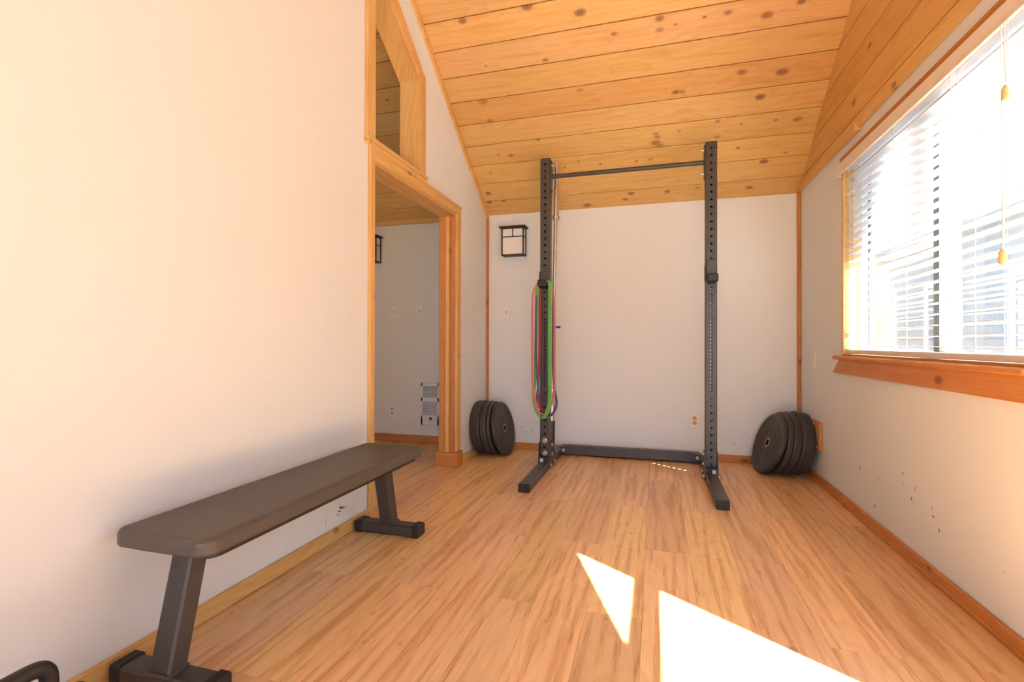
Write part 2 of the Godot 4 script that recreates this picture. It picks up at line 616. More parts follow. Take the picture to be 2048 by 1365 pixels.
func build_shell():
	var top := func(z: float) -> float: return ceil_y(z) + 0.02
	# left wall with the doorway and the sloped opening above it
	var s := mb()
	zy(s, [[ZF, 0], [ZF, top.call(ZF)], [ZRIDGE, top.call(ZRIDGE)], [DOOR_N, top.call(DOOR_N)], [DOOR_N, 0]], XLB, XL)
	zy(s, [[DOOR_N, DOOR_T], [DOOR_N, TR_B], [TR_F, TR_B], [TR_F, DOOR_T]], XLB, XL)
	zy(s, [[DOOR_N, tr_top(DOOR_N)], [DOOR_N, top.call(DOOR_N)], [TR_F, top.call(TR_F)], [TR_F, tr_top(TR_F)]], XLB, XL)
	zy(s, [[TR_F, DOOR_T], [TR_F, top.call(TR_F)], [DOOR_F, top.call(DOOR_F)], [DOOR_F, DOOR_T]], XLB, XL)
	zy(s, [[DOOR_F, 0], [DOOR_F, top.call(DOOR_F)], [ZB, top.call(ZB)], [ZB, 0]], XLB, XL)
	tag(obj("wall_left", s, M.wall), "tall white wall behind the bench with a doorway", "wall", "", "structure")
	s = mb()
	bx(s, Vector3(XL - 0.12, 0, ZB - 0.12), Vector3(XRO, 2.16, ZB))
	tag(obj("wall_back", s, M.wall), "low white wall behind the squat rack", "wall", "", "structure")
	s = mb()
	bx(s, Vector3(HALLX - 0.12, 0, ZB - 0.12), Vector3(XL - 0.12, 2.16, ZB))
	tag(obj("wall_hall_back", s, M.wall_hall), "white wall with the heater seen through the doorway", "wall", "", "structure")
	s = mb()
	zy(s, [[ZF, 0], [ZF, top.call(ZF)], [ZRIDGE, top.call(ZRIDGE)], [ZB, top.call(ZB)], [ZB, 0]], HALLX - 0.12, HALLX)
	tag(obj("wall_hall_left", s, M.wall_hall), "white wall at the far side of the hall", "wall", "", "structure")
	# right wall: white up to the eave, boards above, window and glazed door
	s = mb()
	bx(s, Vector3(XR, 0, ZB), Vector3(XRO, 2.16, WIN_F))
	bx(s, Vector3(XR, 0, WIN_F), Vector3(XRO, WIN_B - 0.02, WIN_N))
	bx(s, Vector3(XR, WIN_T + 0.02, WIN_F), Vector3(XRO, 2.16, WIN_N))
	bx(s, Vector3(XR, 0, WIN_N), Vector3(XRO, 2.16, -1.26))
	bx(s, Vector3(XR, 1.86, -1.26), Vector3(XRO, 2.16, DOOR2_N))
	bx(s, Vector3(XR, 0, DOOR2_N), Vector3(XRO, 2.16, ZF))
	var wr := obj("wall_right", s, M.wall)
	s = mb()
	zy(s, [[ZF, 2.16], [ZF, maxf(2.17, ceil_y(ZF))], [ZRIDGE, ceil_y(ZRIDGE)], [ZB + 0.07, 2.16]], XR + 0.0005, XRO)
	obj("gable_backing", s, M.under, wr)
	tag(wr, "white wall with the window, pine boards in its gable", "wall", "", "structure")
	var y := 2.128
	var edges := [2.204, 2.380, 2.556, 2.732, 2.908, 3.084, 3.26, 3.436, 3.612, 3.788, 3.964, 4.14, 4.32, 4.45]
	for i in edges.size():
		var y1: float = edges[i]
		var gap := 0.006
		var za := ZB + (y - EAVE) / SLOPE + 0.005
		var zb := ZB + (y1 - gap - EAVE) / SLOPE + 0.005
		var zc: float = minf(ZF, 2.0 * ZRIDGE - za)
		var zd: float = minf(ZF, 2.0 * ZRIDGE - zb)
		if zb > ZRIDGE - 0.02:
			break
		var b := mb()
		zy(b, [[za, y], [zc, y], [zd, y1 - gap], [zb, y1 - gap]], XR - 0.001, XR - 0.017, false, Vector2(i * 0.37, 0.125 + 0.25 * (i % 4) - (y + y1) * 0.5 * 1.3158))
		obj("cladding_board", b, M.pine, wr)
		y = y1
	s = mb()
	zy(s, [[ZB + 0.02, 2.118], [-3.13, 2.118], [-3.13, 2.152], [ZB + 0.06, 2.152]], XR - 0.001, XR - 0.034, false, Vector2(0.2, 0.875 - 2.135 * 1.3158))
	tag(obj("trim_1", s, M.pine), "short pine strip under the gable boards in the back corner", "trim", "", "structure")
	# wall behind the camera; patio door and hall window openings are added for fill light
	s = mb()
	bx(s, Vector3(HALLX, 0, ZF), Vector3(-3.1, 3.2, ZF + 0.12))
	bx(s, Vector3(-3.1, 0, ZF), Vector3(-1.75, 0.3, ZF + 0.12))
	bx(s, Vector3(-3.1, 2.4, ZF), Vector3(-1.75, 3.2, ZF + 0.12))
	bx(s, Vector3(-1.75, 0, ZF), Vector3(-0.9, 3.2, ZF + 0.12))
	bx(s, Vector3(0.95, 0, ZF), Vector3(XRO, 3.2, ZF + 0.12))
	bx(s, Vector3(-0.9, 2.4, ZF), Vector3(0.95, 3.2, ZF + 0.12))
	tag(obj("wall_front", s, M.wall), "white wall behind the camera", "wall", "", "structure")
	# ceiling boards on the back slope, above the room and above the hall
	var sl := sqrt(1.0 + SLOPE * SLOPE)
	var along := Vector3(0, SLOPE, 1.0) / sl
	var nrm := Vector3(0, -1.0, SLOPE) / sl      # into the room
	var ce := thing("ceiling", "knotty pine boards of the sloped ceiling", "ceiling", Vector3.ZERO, "", "structure")
	var over := mb()
	zy(over, [[ZB - 0.5, ceil_y(ZB - 0.5) + 0.055], [ZRIDGE, ceil_y(ZRIDGE) + 0.055], [2.5, ceil_y(2.5) + 0.055], [2.5, ceil_y(2.5) + 0.2], [ZRIDGE, ceil_y(ZRIDGE) + 0.22], [ZB - 0.5, ceil_y(ZB - 0.5) + 0.2]], HALLX - 0.2, XRO + 0.1)
	obj("deck", over, M.under, ce)
	var back := mb()
	zy(back, [[ZRIDGE, ceil_y(ZRIDGE)], [ZF, ceil_y(ZF)], [ZF, ceil_y(ZF) + 0.06], [ZRIDGE, ceil_y(ZRIDGE) + 0.06]], XLB - 2.0, XR)
	obj("front_slope_boards", back, M.pine, ce)
	var smax := (ZRIDGE - ZB) * sl
	var k := 0
	while BOARD0 + k * BOARD < smax - 0.05:
		for part in 2:
			var s0 := BOARD0 + k * BOARD + 0.0022
			var s1: float = minf(BOARD0 + (k + 1) * BOARD - 0.0022, smax)
			var x0: float = XL if part == 0 else HALLX
			var x1: float = XR if part == 0 else XLB
			var b := mb()
			var f := func(x: float, sd: float, d: float) -> Vector3:
				return Vector3(x, EAVE, ZB) + along * sd + nrm * d
			var uvf := func(x: float, sd: float) -> Vector2:
				var fv: float = (sd - (BOARD0 + k * BOARD)) / BOARD
				if part == 0 and k < 12:
					return Vector2((x - CEIL_U0) / CEIL_LEN, (k + clampf(fv, 0.02, 0.98)) / 12.0)
				return Vector2(x / 3.2 + k * 0.29 + part * 0.4, ((k * 3 + part) % 4 + clampf(fv, 0.02, 0.98)) / 4.0)
			var ev := 0.0045
			# visible face, two chamfers, two sides
			var rowsd := [[s0, -0.02], [s0, -ev], [s0 + ev, 0.0], [s1 - ev, 0.0], [s1, -ev], [s1, -0.02]]
			for i in 5:
				var A: Array = rowsd[i]
				var B: Array = rowsd[i + 1]
				var p0: Vector3 = f.call(x0, A[0], A[1])
				var p1: Vector3 = f.call(x1, A[0], A[1])
				var p2: Vector3 = f.call(x1, B[0], B[1])
				var p3: Vector3 = f.call(x0, B[0], B[1])
				var nn: Vector3 = [-along, (nrm - along).normalized(), nrm, (nrm + along).normalized(), along][i]
				tri(b, p0, p1, p2, nn, uvf.call(x0, A[0]), uvf.call(x1, A[0]), uvf.call(x1, B[0]))
				tri(b, p0, p2, p3, nn, uvf.call(x0, A[0]), uvf.call(x1, B[0]), uvf.call(x0, B[0]))
			for x: float in [x0, x1]:
				for i in range(1, 5):
					var A: Array = rowsd[0]
					tri(b, f.call(x, A[0], A[1]), f.call(x, rowsd[i][0], rowsd[i][1]), f.call(x, rowsd[i + 1][0], rowsd[i + 1][1]), Vector3.RIGHT if x == x1 else Vector3.LEFT)
			var top_q := [f.call(x0, s0, -0.02), f.call(x1, s0, -0.02), f.call(x1, s1, -0.02), f.call(x0, s1, -0.02)]
			tri(b, top_q[0], top_q[1], top_q[2], -nrm)
			tri(b, top_q[0], top_q[2], top_q[3], -nrm)
			obj("ceiling_board", b, M.ceil if (part == 0 and k < 12) else M.pine, ce)
		k += 1
	# laminate floor: rows of planks 1.22 long, every second row shifted by half
	var fl := thing("floor", "wood-look laminate plank floor", "floor", Vector3.ZERO, "", "structure")
	s = mb()
	bx(s, Vector3(HALLX, -0.14, ZB), Vector3(XR, -0.0115, ZF))
	obj("subfloor", s, M.under, fl)
	var rng := RandomNumberGenerator.new()
	rng.seed = 9
	for r in range(-18, 6):
		var x0: float = maxf(-0.045 + r * 0.1905, HALLX)
		var x1: float = minf(-0.045 + (r + 1) * 0.1905, XR)
		if x1 - x0 < 0.01:
			continue
		var z := -1.775 - 1.22 * 3.0 + (0.61 if posmod(r, 2) == 0 else 0.0)
		while z < ZF:
			var z0: float = maxf(z, ZB)
			var z1: float = minf(z + 1.22, ZF)
			if z1 - z0 > 0.02:
				var b := mb()
				var row := rng.randi() % 8
				var half := 0.5 * (rng.randi() % 2)
				var g := 0.00025
				var ev := 0.0006
				var P := [Vector3(x0 + g, 0, z0 + g), Vector3(x1 - g, 0, z0 + g), Vector3(x1 - g, 0, z1 - g), Vector3(x0 + g, 0, z1 - g)]
				var I := [P[0] + Vector3(ev, 0, ev), P[1] + Vector3(-ev, 0, ev), P[2] + Vector3(-ev, 0, -ev), P[3] + Vector3(ev, 0, -ev)]
				var uvp := func(p: Vector3) -> Vector2:
					return Vector2(half + (p.z - z) / 2.44, (row + clampf((p.x - (-0.045 + r * 0.1905)) / 0.1905, 0.02, 0.98)) / 8.0)
				tri(b, I[0], I[1], I[2], Vector3.UP, uvp.call(I[0]), uvp.call(I[1]), uvp.call(I[2]))
				tri(b, I[0], I[2], I[3], Vector3.UP, uvp.call(I[0]), uvp.call(I[2]), uvp.call(I[3]))
				for i in 4:
					var j := (i + 1) % 4
					var lo := Vector3(0, -ev * 0.7, 0)
					var lo2 := Vector3(0, -0.011, 0)
					var on: Vector3 = [Vector3(0, 0, -1), Vector3(1, 0, 0), Vector3(0, 0, 1), Vector3(-1, 0, 0)][i]
					var ua: Vector2 = uvp.call(I[i])
					var ub: Vector2 = uvp.call(I[j])
					tri(b, I[i], I[j], P[j] + lo, (on + Vector3.UP).normalized(), ua, ub, ub)
					tri(b, I[i], P[j] + lo, P[i] + lo, (on + Vector3.UP).normalized(), ua, ub, ua)
					tri(b, P[i] + lo, P[j] + lo, P[j] + lo2, on, ua, ub, ub)
					tri(b, P[i] + lo, P[j] + lo2, P[i] + lo2, on, ua, ub, ua)
				obj("floor_plank", b, M.floor, fl)
			z += 1.22

# wood trim box between two corners, grain along the longest side
func wood(s: SurfaceTool, lo: Vector3, hi: Vector3, row := 0, shift := 0.0, bev := 0.003):
	var d := (hi - lo).abs()
	var g := 0
	if d.y > d.x and d.y > d.z:
		g = 1
	elif d.z > d.x:
		g = 2
	bx(s, lo, hi, bev, g, Vector2(shift, 0.125 + 0.25 * row))

func build_door_and_transom():
	var d := thing("door_1", "doorway to the hall framed in pine casing", "doorway", Vector3.ZERO, "", "structure")
	var s := mb()
	# casing on the room side: near upright, far upright, head
	wood(s, Vector3(XL, 0, -2.398), Vector3(XL + 0.018, 2.03, -2.352), 0, 0.1)
	obj("casing", s, M.pine, d)
	s = mb()
	wood(s, Vector3(XL, 0.11, -3.645), Vector3(XL + 0.018, 2.012, -3.565), 3, 0.6)
	obj("casing", s, M.pine, d)
	s = mb()
	wood(s, Vector3(XL, 1.945, -3.565), Vector3(XL + 0.018, 2.012, -2.398), 0, 0.9)
	wood(s, Vector3(XL, 1.992, -3.648), Vector3(XL + 0.024, 2.014, -2.398), 1, 0.3)
	obj("head_casing", s, M.pine, d)
	# jambs
	s = mb()
	wood(s, Vector3(XLB - 0.01, 0, -2.4), Vector3(XL + 0.004, 1.945, -2.383), 1, 0.2)
	obj("jamb", s, M.pine, d)
	s = mb()
	wood(s, Vector3(XLB - 0.012, 1.93, -3.575), Vector3(XL + 0.004, 1.957, -2.39), 2, 0.5)
	obj("head_jamb", s, M.pine, d)
	# far side: pocket for a sliding door, two split jambs and the door edge between them
	s = mb()
	wood(s, Vector3(XLB - 0.012, 0.1, -3.587), Vector3(XLB + 0.035, 1.93, -3.566), 1, 0.75)
	obj("split_jamb", s, M.redwood, d)
	s = mb()
	wood(s, Vector3(XL - 0.034, 0.1, -3.587), Vector3(XL + 0.002, 1.93, -3.566), 2, 0.35)
	obj("split_jamb", s, M.redwood, d)
	s = mb()
	wood(s, Vector3(XLB + 0.036, 0.012, -3.72), Vector3(XLB + 0.068, 1.945, -3.572), 3, 0.15)
	obj("pocket_door_edge", s, M.pine, d)
	s = mb()
	wood(s, Vector3(XLB + 0.002, 0.02, -3.5846), Vector3(XL - 0.002, 1.95, -3.5810), 2, 0.6, 0.0)
	obj("pocket_lining", s, M.redwood, d)
	# plinth round the foot of the far jamb
	s = mb()
	wood(s, Vector3(XLB - 0.035, 0, -3.67), Vector3(XL + 0.026, 0.105, -3.545), 2, 0.2, 0.004)
	obj("plinth_block", s, M.redwood, d)
	# casing on the hall side
	s = mb()
	wood(s, Vector3(XLB - 0.018, 0, -2.395), Vector3(XLB, 1.99, -2.33), 0, 0.1)
	wood(s, Vector3(XLB - 0.018, 0.1, -3.64), Vector3(XLB, 1.99, -3.575), 0, 0.4)
	wood(s, Vector3(XLB - 0.018, 1.94, -3.575), Vector3(XLB, 2.0, -2.395), 0, 0.7)
	obj("hall_casing", s, M.pine, d)

	var t := thing("window_2", "open sloped transom over the doorway with pine casing", "window", Vector3.ZERO, "", "structure")
	s = mb()
	wood(s, Vector3(XL, 2.05, -2.402), Vector3(XL + 0.018, 3.15, -2.318), 0, 0.4)
	obj("casing", s, M.pine, t)
	s = mb()
	var g := 0.085
	var yo := func(z: float) -> float: return tr_top(z) + g * 1.2
	zy(s, [[-3.015, 2.06], [-2.94, 2.06], [-2.94, tr_top(-2.94) + 0.02], [-3.015, tr_top(-3.015) + 0.08]], XL, XL + 0.018, true, Vector2(0.2, 0.38))
	zy(s, [[-2.956, 2.061], [-2.9375, 2.061], [-2.9375, tr_top(-2.94) + 0.005], [-2.956, tr_top(-2.952) + 0.005]], XL + 0.001, XL + 0.022, true, Vector2(0.5, 0.88))
	obj("casing", s, M.pine, t)
	s = mb()
	zy(s, [[-3.015, tr_top(-3.015) + 0.08], [-2.93, tr_top(-2.93) + 0.012], [-2.40, tr_top(-2.40) + 0.012], [-2.40, tr_top(-2.40) + 0.115]], XL, XL + 0.018, false, Vector2(0.15, 0.3))
	obj("head_casing", s, M.pine, t)
	# liner boards inside the opening
	s = mb()
	wood(s, Vector3(XLB - 0.01, 2.05, -2.957), Vector3(XL + 0.003, tr_top(-2.95), -2.937), 0, 0.8)
	obj("jamb", s, M.pine, t)
	s = mb()
	zy(s, [[-2.957, tr_top(-2.957) - 0.018], [-2.385, tr_top(-2.385) - 0.018], [-2.385, tr_top(-2.385) + 0.004], [-2.957, tr_top(-2.957) + 0.004]], XLB - 0.01, XL + 0.003, false, Vector2(0.6, 0.1))
	obj("head_jamb", s, M.pine, t)
	s = mb()
	wood(s, Vector3(XLB - 0.01, 2.045, -2.405), Vector3(XL + 0.003, 3.0, -2.385), 1, 0.6)
	obj("jamb", s, M.pine, t)
	s = mb()
	wood(s, Vector3(XLB - 0.012, 2.03, -3.022), Vector3(XL + 0.036, 2.052, -2.312), 0, 0.25, 0.004)
	wood(s, Vector3(XL, 2.010, -3.018), Vector3(XL + 0.026, 2.031, -2.318), 0, 0.55, 0.004)
	obj("stool", s, M.pine, t)

func build_trim():
	var s := mb()
	wood(s, Vector3(XL, 0, -2.352), Vector3(XL + 0.016, 0.062, ZF), 0, 0.2, 0.004)
	tag(obj("baseboard_left", s, M.pine), "pale pine baseboard along the wall behind the bench", "baseboard", "", "structure")
	s = mb()
	wood(s, Vector3(XL, 0, ZB), Vector3(XL + 0.016, 0.06, -3.66), 0, 0.7, 0.004)
	tag(obj("baseboard_corner", s, M.pine), "short pine baseboard between the doorway and the corner", "baseboard", "", "structure")
	s = mb()
	wood(s, Vector3(XL, 0, ZB), Vector3(XR, 0.06, ZB + 0.016), 1, 0.1, 0.004)
	tag(obj("baseboard_back", s, M.redwood), "pine baseboard along the wall behind the rack", "baseboard", "", "structure")
	s = mb()
	wood(s, Vector3(XR - 0.016, 0, ZB), Vector3(XR, 0.055, WIN_N + 0.3), 3, 0.4, 0.004)
	wood(s, Vector3(XR - 0.022, 0, ZB), Vector3(XR, 0.018, WIN_N + 0.3), 1, 0.8, 0.004)
	tag(obj("baseboard_right", s, M.redwood), "pine baseboard under the window wall", "baseboard", "", "structure")
	s = mb()
	wood(s, Vector3(HALLX, 0, ZB), Vector3(XLB, 0.072, ZB + 0.016), 2, 0.1, 0.004)
	tag(obj("baseboard_hall", s, M.redwood), "pine baseboard under the heater in the hall", "baseboard", "", "structure")
	s = mb()
	wood(s, Vector3(HALLX, 2.085, ZB), Vector3(XLB, 2.16, ZB + 0.018), 3, 0.3)
	tag(obj("trim_2", s, M.pine), "pine board along the top of the hall wall", "trim", "", "structure")
	s = mb()
	wood(s, Vector3(XL, 0.06, ZB), Vector3(XL + 0.022, 2.10, ZB + 0.022), 1, 0.3, 0.006)
	tag(obj("trim_3", s, M.redwood), "thin vertical pine strip in the corner beside the wall lamp", "trim", "", "structure")
	s = mb()
	wood(s, Vector3(XR - 0.026, 0.06, ZB), Vector3(XR, 2.12, ZB + 0.026), 2, 0.9, 0.006)
	tag(obj("trim_4", s, M.redwood), "thin vertical pine strip in the corner beside the window wall", "trim", "", "structure")
	s = mb()
	zy(s, [[ZB, ceil_y(ZB) - 0.045], [ZRIDGE, ceil_y(ZRIDGE) - 0.045], [ZRIDGE, ceil_y(ZRIDGE) - 0.002], [ZB, ceil_y(ZB) - 0.002]], XL, XL + 0.02, false, Vector2(0.3, 0.1))
	tag(obj("trim_5", s, M.pine), "sloped pine strip where the left wall meets the ceiling", "trim", "", "structure")

func build_window():
	var w := thing("window_1", "white sliding window in the right wall behind the blind", "window", Vector3.ZERO, "", "structure")
	var s := mb()
	wood(s, Vector3(XR - 0.004, WIN_B, WIN_F - 0.002), Vector3(XR + 0.095, WIN_T, WIN_F + 0.02), 0, 0.3)
	obj("jamb", s, M.pine, w)
	s = mb()
	wood(s, Vector3(XR - 0.004, WIN_B, WIN_N - 0.02), Vector3(XR + 0.095, WIN_T, WIN_N + 0.002), 0, 0.6)
	obj("jamb", s, M.pine, w)
	s = mb()
	wood(s, Vector3(XR - 0.014, WIN_T - 0.002, WIN_F - 0.004), Vector3(XR + 0.095, WIN_T + 0.024, WIN_N + 0.01), 2, 0.2)
	obj("head_jamb", s, M.redwood, w)
	s = mb()
	wood(s, Vector3(XR - 0.042, 0.856, -3.46), Vector3(XR + 0.001, 0.878, -1.82), 2, 0.2, 0.005)
	wood(s, Vector3(XR, 0.862, WIN_F), Vector3(XR + 0.1, 0.887, WIN_N), 2, 0.5)
	obj("sill", s, M.redwood, w)
	s = mb()
	zy(s, [[-3.415, 0.855], [-1.5, 0.855], [-1.45, 0.772], [-3.525, 0.772]], XR, XR - 0.02, false, Vector2(0.1, 0.125 + 0.25 - 0.81 * 1.3158))
	obj("apron", s, M.redwood, w)
	# vinyl frame and the two sliding panes
	s = mb()
	var xa := XR + 0.088
	bx(s, Vector3(xa, WIN_B, WIN_F + 0.02), Vector3(xa + 0.05, WIN_T, WIN_F + 0.038), 0.003)
	bx(s, Vector3(xa, WIN_B, WIN_N - 0.075), Vector3(xa + 0.05, WIN_T, WIN_N - 0.02), 0.004)
	bx(s, Vector3(xa, WIN_B, WIN_F + 0.038), Vector3(xa + 0.05, WIN_B + 0.03, WIN_N - 0.075), 0.004)
	bx(s, Vector3(xa, WIN_T - 0.05, WIN_F + 0.038), Vector3(xa + 0.05, WIN_T, WIN_N - 0.075), 0.004)
	obj("frame", s, M.vinyl, w)
	s = mb()
	bx(s, Vector3(xa + 0.03, WIN_B + 0.03, -3.377), Vector3(xa + 0.045, WIN_T - 0.05, -3.362), 0.002)
	bx(s, Vector3(xa + 0.006, WIN_B + 0.03, -2.61), Vector3(xa + 0.045, WIN_T - 0.05, -2.545), 0.002)
	obj("gasket", s, M.gasket, w)
	s = mb()
	bx(s, Vector3(xa - 0.004, WIN_B + 0.03, -2.545), Vector3(xa + 0.03, WIN_T - 0.05, -2.455), 0.004)
	obj("meeting_stile", s, M.vinyl, w)
	s = mb()
	bx(s, Vector3(xa + 0.032, WIN_B + 0.03, -3.362), Vector3(xa + 0.036, WIN_T - 0.05, -2.61))
	obj("pane", s, M.glass, w)
	s = mb()
	bx(s, Vector3(xa + 0.012, WIN_B + 0.03, -2.455), Vector3(xa + 0.016, WIN_T - 0.05, WIN_N - 0.075))
	obj("pane", s, M.glass, w)
	# unseen patio door and hall window, added to brighten room and hall
	for q in [["door_3", "unseen glazed patio door added behind the camera for fill light", "door", -0.9, 0.95, 0.0, 2.4], ["window_4", "unseen window added at the near end of the hall to brighten it", "window", -3.1, -1.75, 0.3, 2.4]]:
		var f := thing(q[0], q[1], q[2], Vector3.ZERO, "", "structure")
		var xm: float = (q[3] + q[4]) * 0.5
		s = mb()
		for x: float in [q[3], xm - 0.03, q[4] - 0.06]:
			bx(s, Vector3(x, q[5], ZF + 0.03), Vector3(x + 0.06, q[6], ZF + 0.09), 0.004)
		for yy: float in [q[5], q[6] - 0.06]:
			bx(s, Vector3(q[3], yy, ZF + 0.03), Vector3(q[4], yy + 0.06, ZF + 0.09), 0.004)
		obj("frame", s, M.vinyl, f)
		for k in 2:
			s = mb()
			bx(s, Vector3(q[3] + 0.06 if k == 0 else xm + 0.03, q[5] + 0.06, ZF + 0.058), Vector3(xm - 0.03 if k == 0 else q[4] - 0.06, q[6] - 0.06, ZF + 0.062))
			obj("pane", s, M.glass, f)

# out of the frame on the right; its panes make the two sun patches on the floor
func build_glazed_door():
	var d := thing("door_2", "glazed door beside the window with a sloped light over its rail", "door", Vector3.ZERO, "", "structure")
	var x0 := 1.12
	var x1 := 1.155
	var s := mb()
	wood(s, Vector3(XR, 0, -1.262), Vector3(XRO, 1.86, -1.245), 0, 0.1, 0.0)
	wood(s, Vector3(XR, 0, DOOR2_N - 0.015), Vector3(XRO, 1.86, DOOR2_N), 0, 0.3, 0.0)
	obj("jamb", s, M.pine, d)
	var ze := DOOR2_N - 0.015
	s = mb()
	wood(s, Vector3(x0, 1.36, -1.245), Vector3(x1, 1.452, ze), 1, 0.2, 0.0)
	obj("rail", s, M.vinyl, d)
	s = mb()
	bx(s, Vector3(x0, 0.0, -1.245), Vector3(x1, 0.12, ze))
	obj("bottom_rail", s, M.vinyl, d)
	s = mb()
	zy(s, [[-1.245, 1.8225], [-0.665, 1.4512], [ze, 1.4512], [ze, 1.86], [-1.245, 1.86]], x0, x1)
	obj("top_panel", s, M.vinyl, d)
	s = mb()
	bx(s, Vector3(1.136, 0.12, -1.245), Vector3(1.14, 1.36, ze))
	obj("pane", s, M.glass, d)
	s = mb()
	zy(s, [[-1.245, 1.452], [-0.665, 1.452], [-1.245, 1.82]], 1.136, 1.14)
	obj("pane", s, M.glass, d)

func build_outside():
	var s := mb()
	bx(s, Vector3(-30, -0.4, -40), Vector3(40, -0.15, 30))
	tag(obj("ground", s, M.ground), "pale gravel yard outside the window", "ground", "", "structure")
	# unseen awning added to shade the far jamb; short so slats catch sun
	var a := thing("added_awning", "unseen flat awning added above the window to shade its far jamb", "awning", Vector3(XRO, 2.08, -3.25))
	s = mb()
	box(s, Vector3(0.235, 0.0, 0), Vector3(0.47, 0.03, 1.0), 0.004)
	obj("board", s, M.vinyl, a)
	for z: float in [-0.4, 0.4]:
		s = mb()
		cyl(s, Vector3(0.0, 0.25, z), Vector3(0.40, 0.015, z), 0.012)
		obj("stay", s, M.gasket, a)
	# neighbouring building, lengthened out of view to block low sky light
	var b := thing("neighbour_building", "low blue-grey building seen between the blind slats, lengthened out of view to block low sky", "building", Vector3(4.6, -0.15, -9.5))
	s = mb()
	bx(s, Vector3(0.02, 0, -4.2), Vector3(4, 2.75, 15.5))
	obj("wall", s, M.siding, b)
	for i in 14:
		s = mb()
		box(s, Vector3(-0.005, 0.1 + i * 0.195, 5.65), Vector3(0.05, 0.185, 19.7), 0.006, Basis(Vector3.BACK, 0.08))
		obj("siding_board", s, M.siding, b)
	for z: float in [-2.6, -0.4, 1.8, 3.6, 6.0, 8.4, 10.8]:
		s = mb()
		for q in [[-0.06, 0.85, -0.55, 0.1, 1.3, 0.09], [-0.06, 0.85, 0.46, 0.1, 1.3, 0.09], [-0.06, 0.85, -0.46, 0.1, 0.09, 0.92], [-0.06, 2.06, -0.46, 0.1, 0.09, 0.92], [-0.05, 0.94, -0.02, 0.08, 1.12, 0.04]]:
			bx(s, Vector3(q[0], q[1], z + q[2]), Vector3(q[0] + q[3], q[1] + q[4], z + q[2] + q[5]), 0.004)
		var f := obj("window_frame", s, M.vinyl, b)
		s = mb()
		bx(s, Vector3(-0.035, 0.94, z - 0.46), Vector3(-0.03, 2.06, z + 0.46))
		obj("pane", s, M.dark_glass, f)
	s = mb()
	bx(s, Vector3(-0.35, 2.75, -4.5), Vector3(4.3, 2.92, 15.8), 0.01)
	obj("roof", s, M.roofing, b)
	# a bush at the left of the view
	var t := thing("garden_bush", "green bush outside at the window's left edge", "bush", Vector3(3.6, -0.15, -11.5))
	var rng := RandomNumberGenerator.new()
	rng.seed = 4
	s = mb()
	for i in 700:
		var d := Vector3(rng.randfn(), rng.randfn(), rng.randfn()).normalized() * (0.55 + 0.45 * rng.randf())
		var c := Vector3(d.x * 0.7, 1.3 + d.y * 1.2, d.z * 0.8)
		var u := Vector3(rng.randfn(), rng.randfn(), rng.randfn()).normalized()
		var v := u.cross(d).normalized()
		var q := 0.10 + 0.06 * rng.randf()
		tri(s, c - u * q, c + v * q * 0.5, c + u * q, d.normalized())
		tri(s, c - u * q, c - v * q * 0.5, c + u * q, d.normalized())
	var fo := obj("foliage", s, M.leaf, t)
	fo.set_meta("kind", "stuff")
	s = mb()
	cyl(s, Vector3(0, 0, 0), Vector3(0, 0.9, 0), 0.05)
	obj("stem", s, M.under, t)

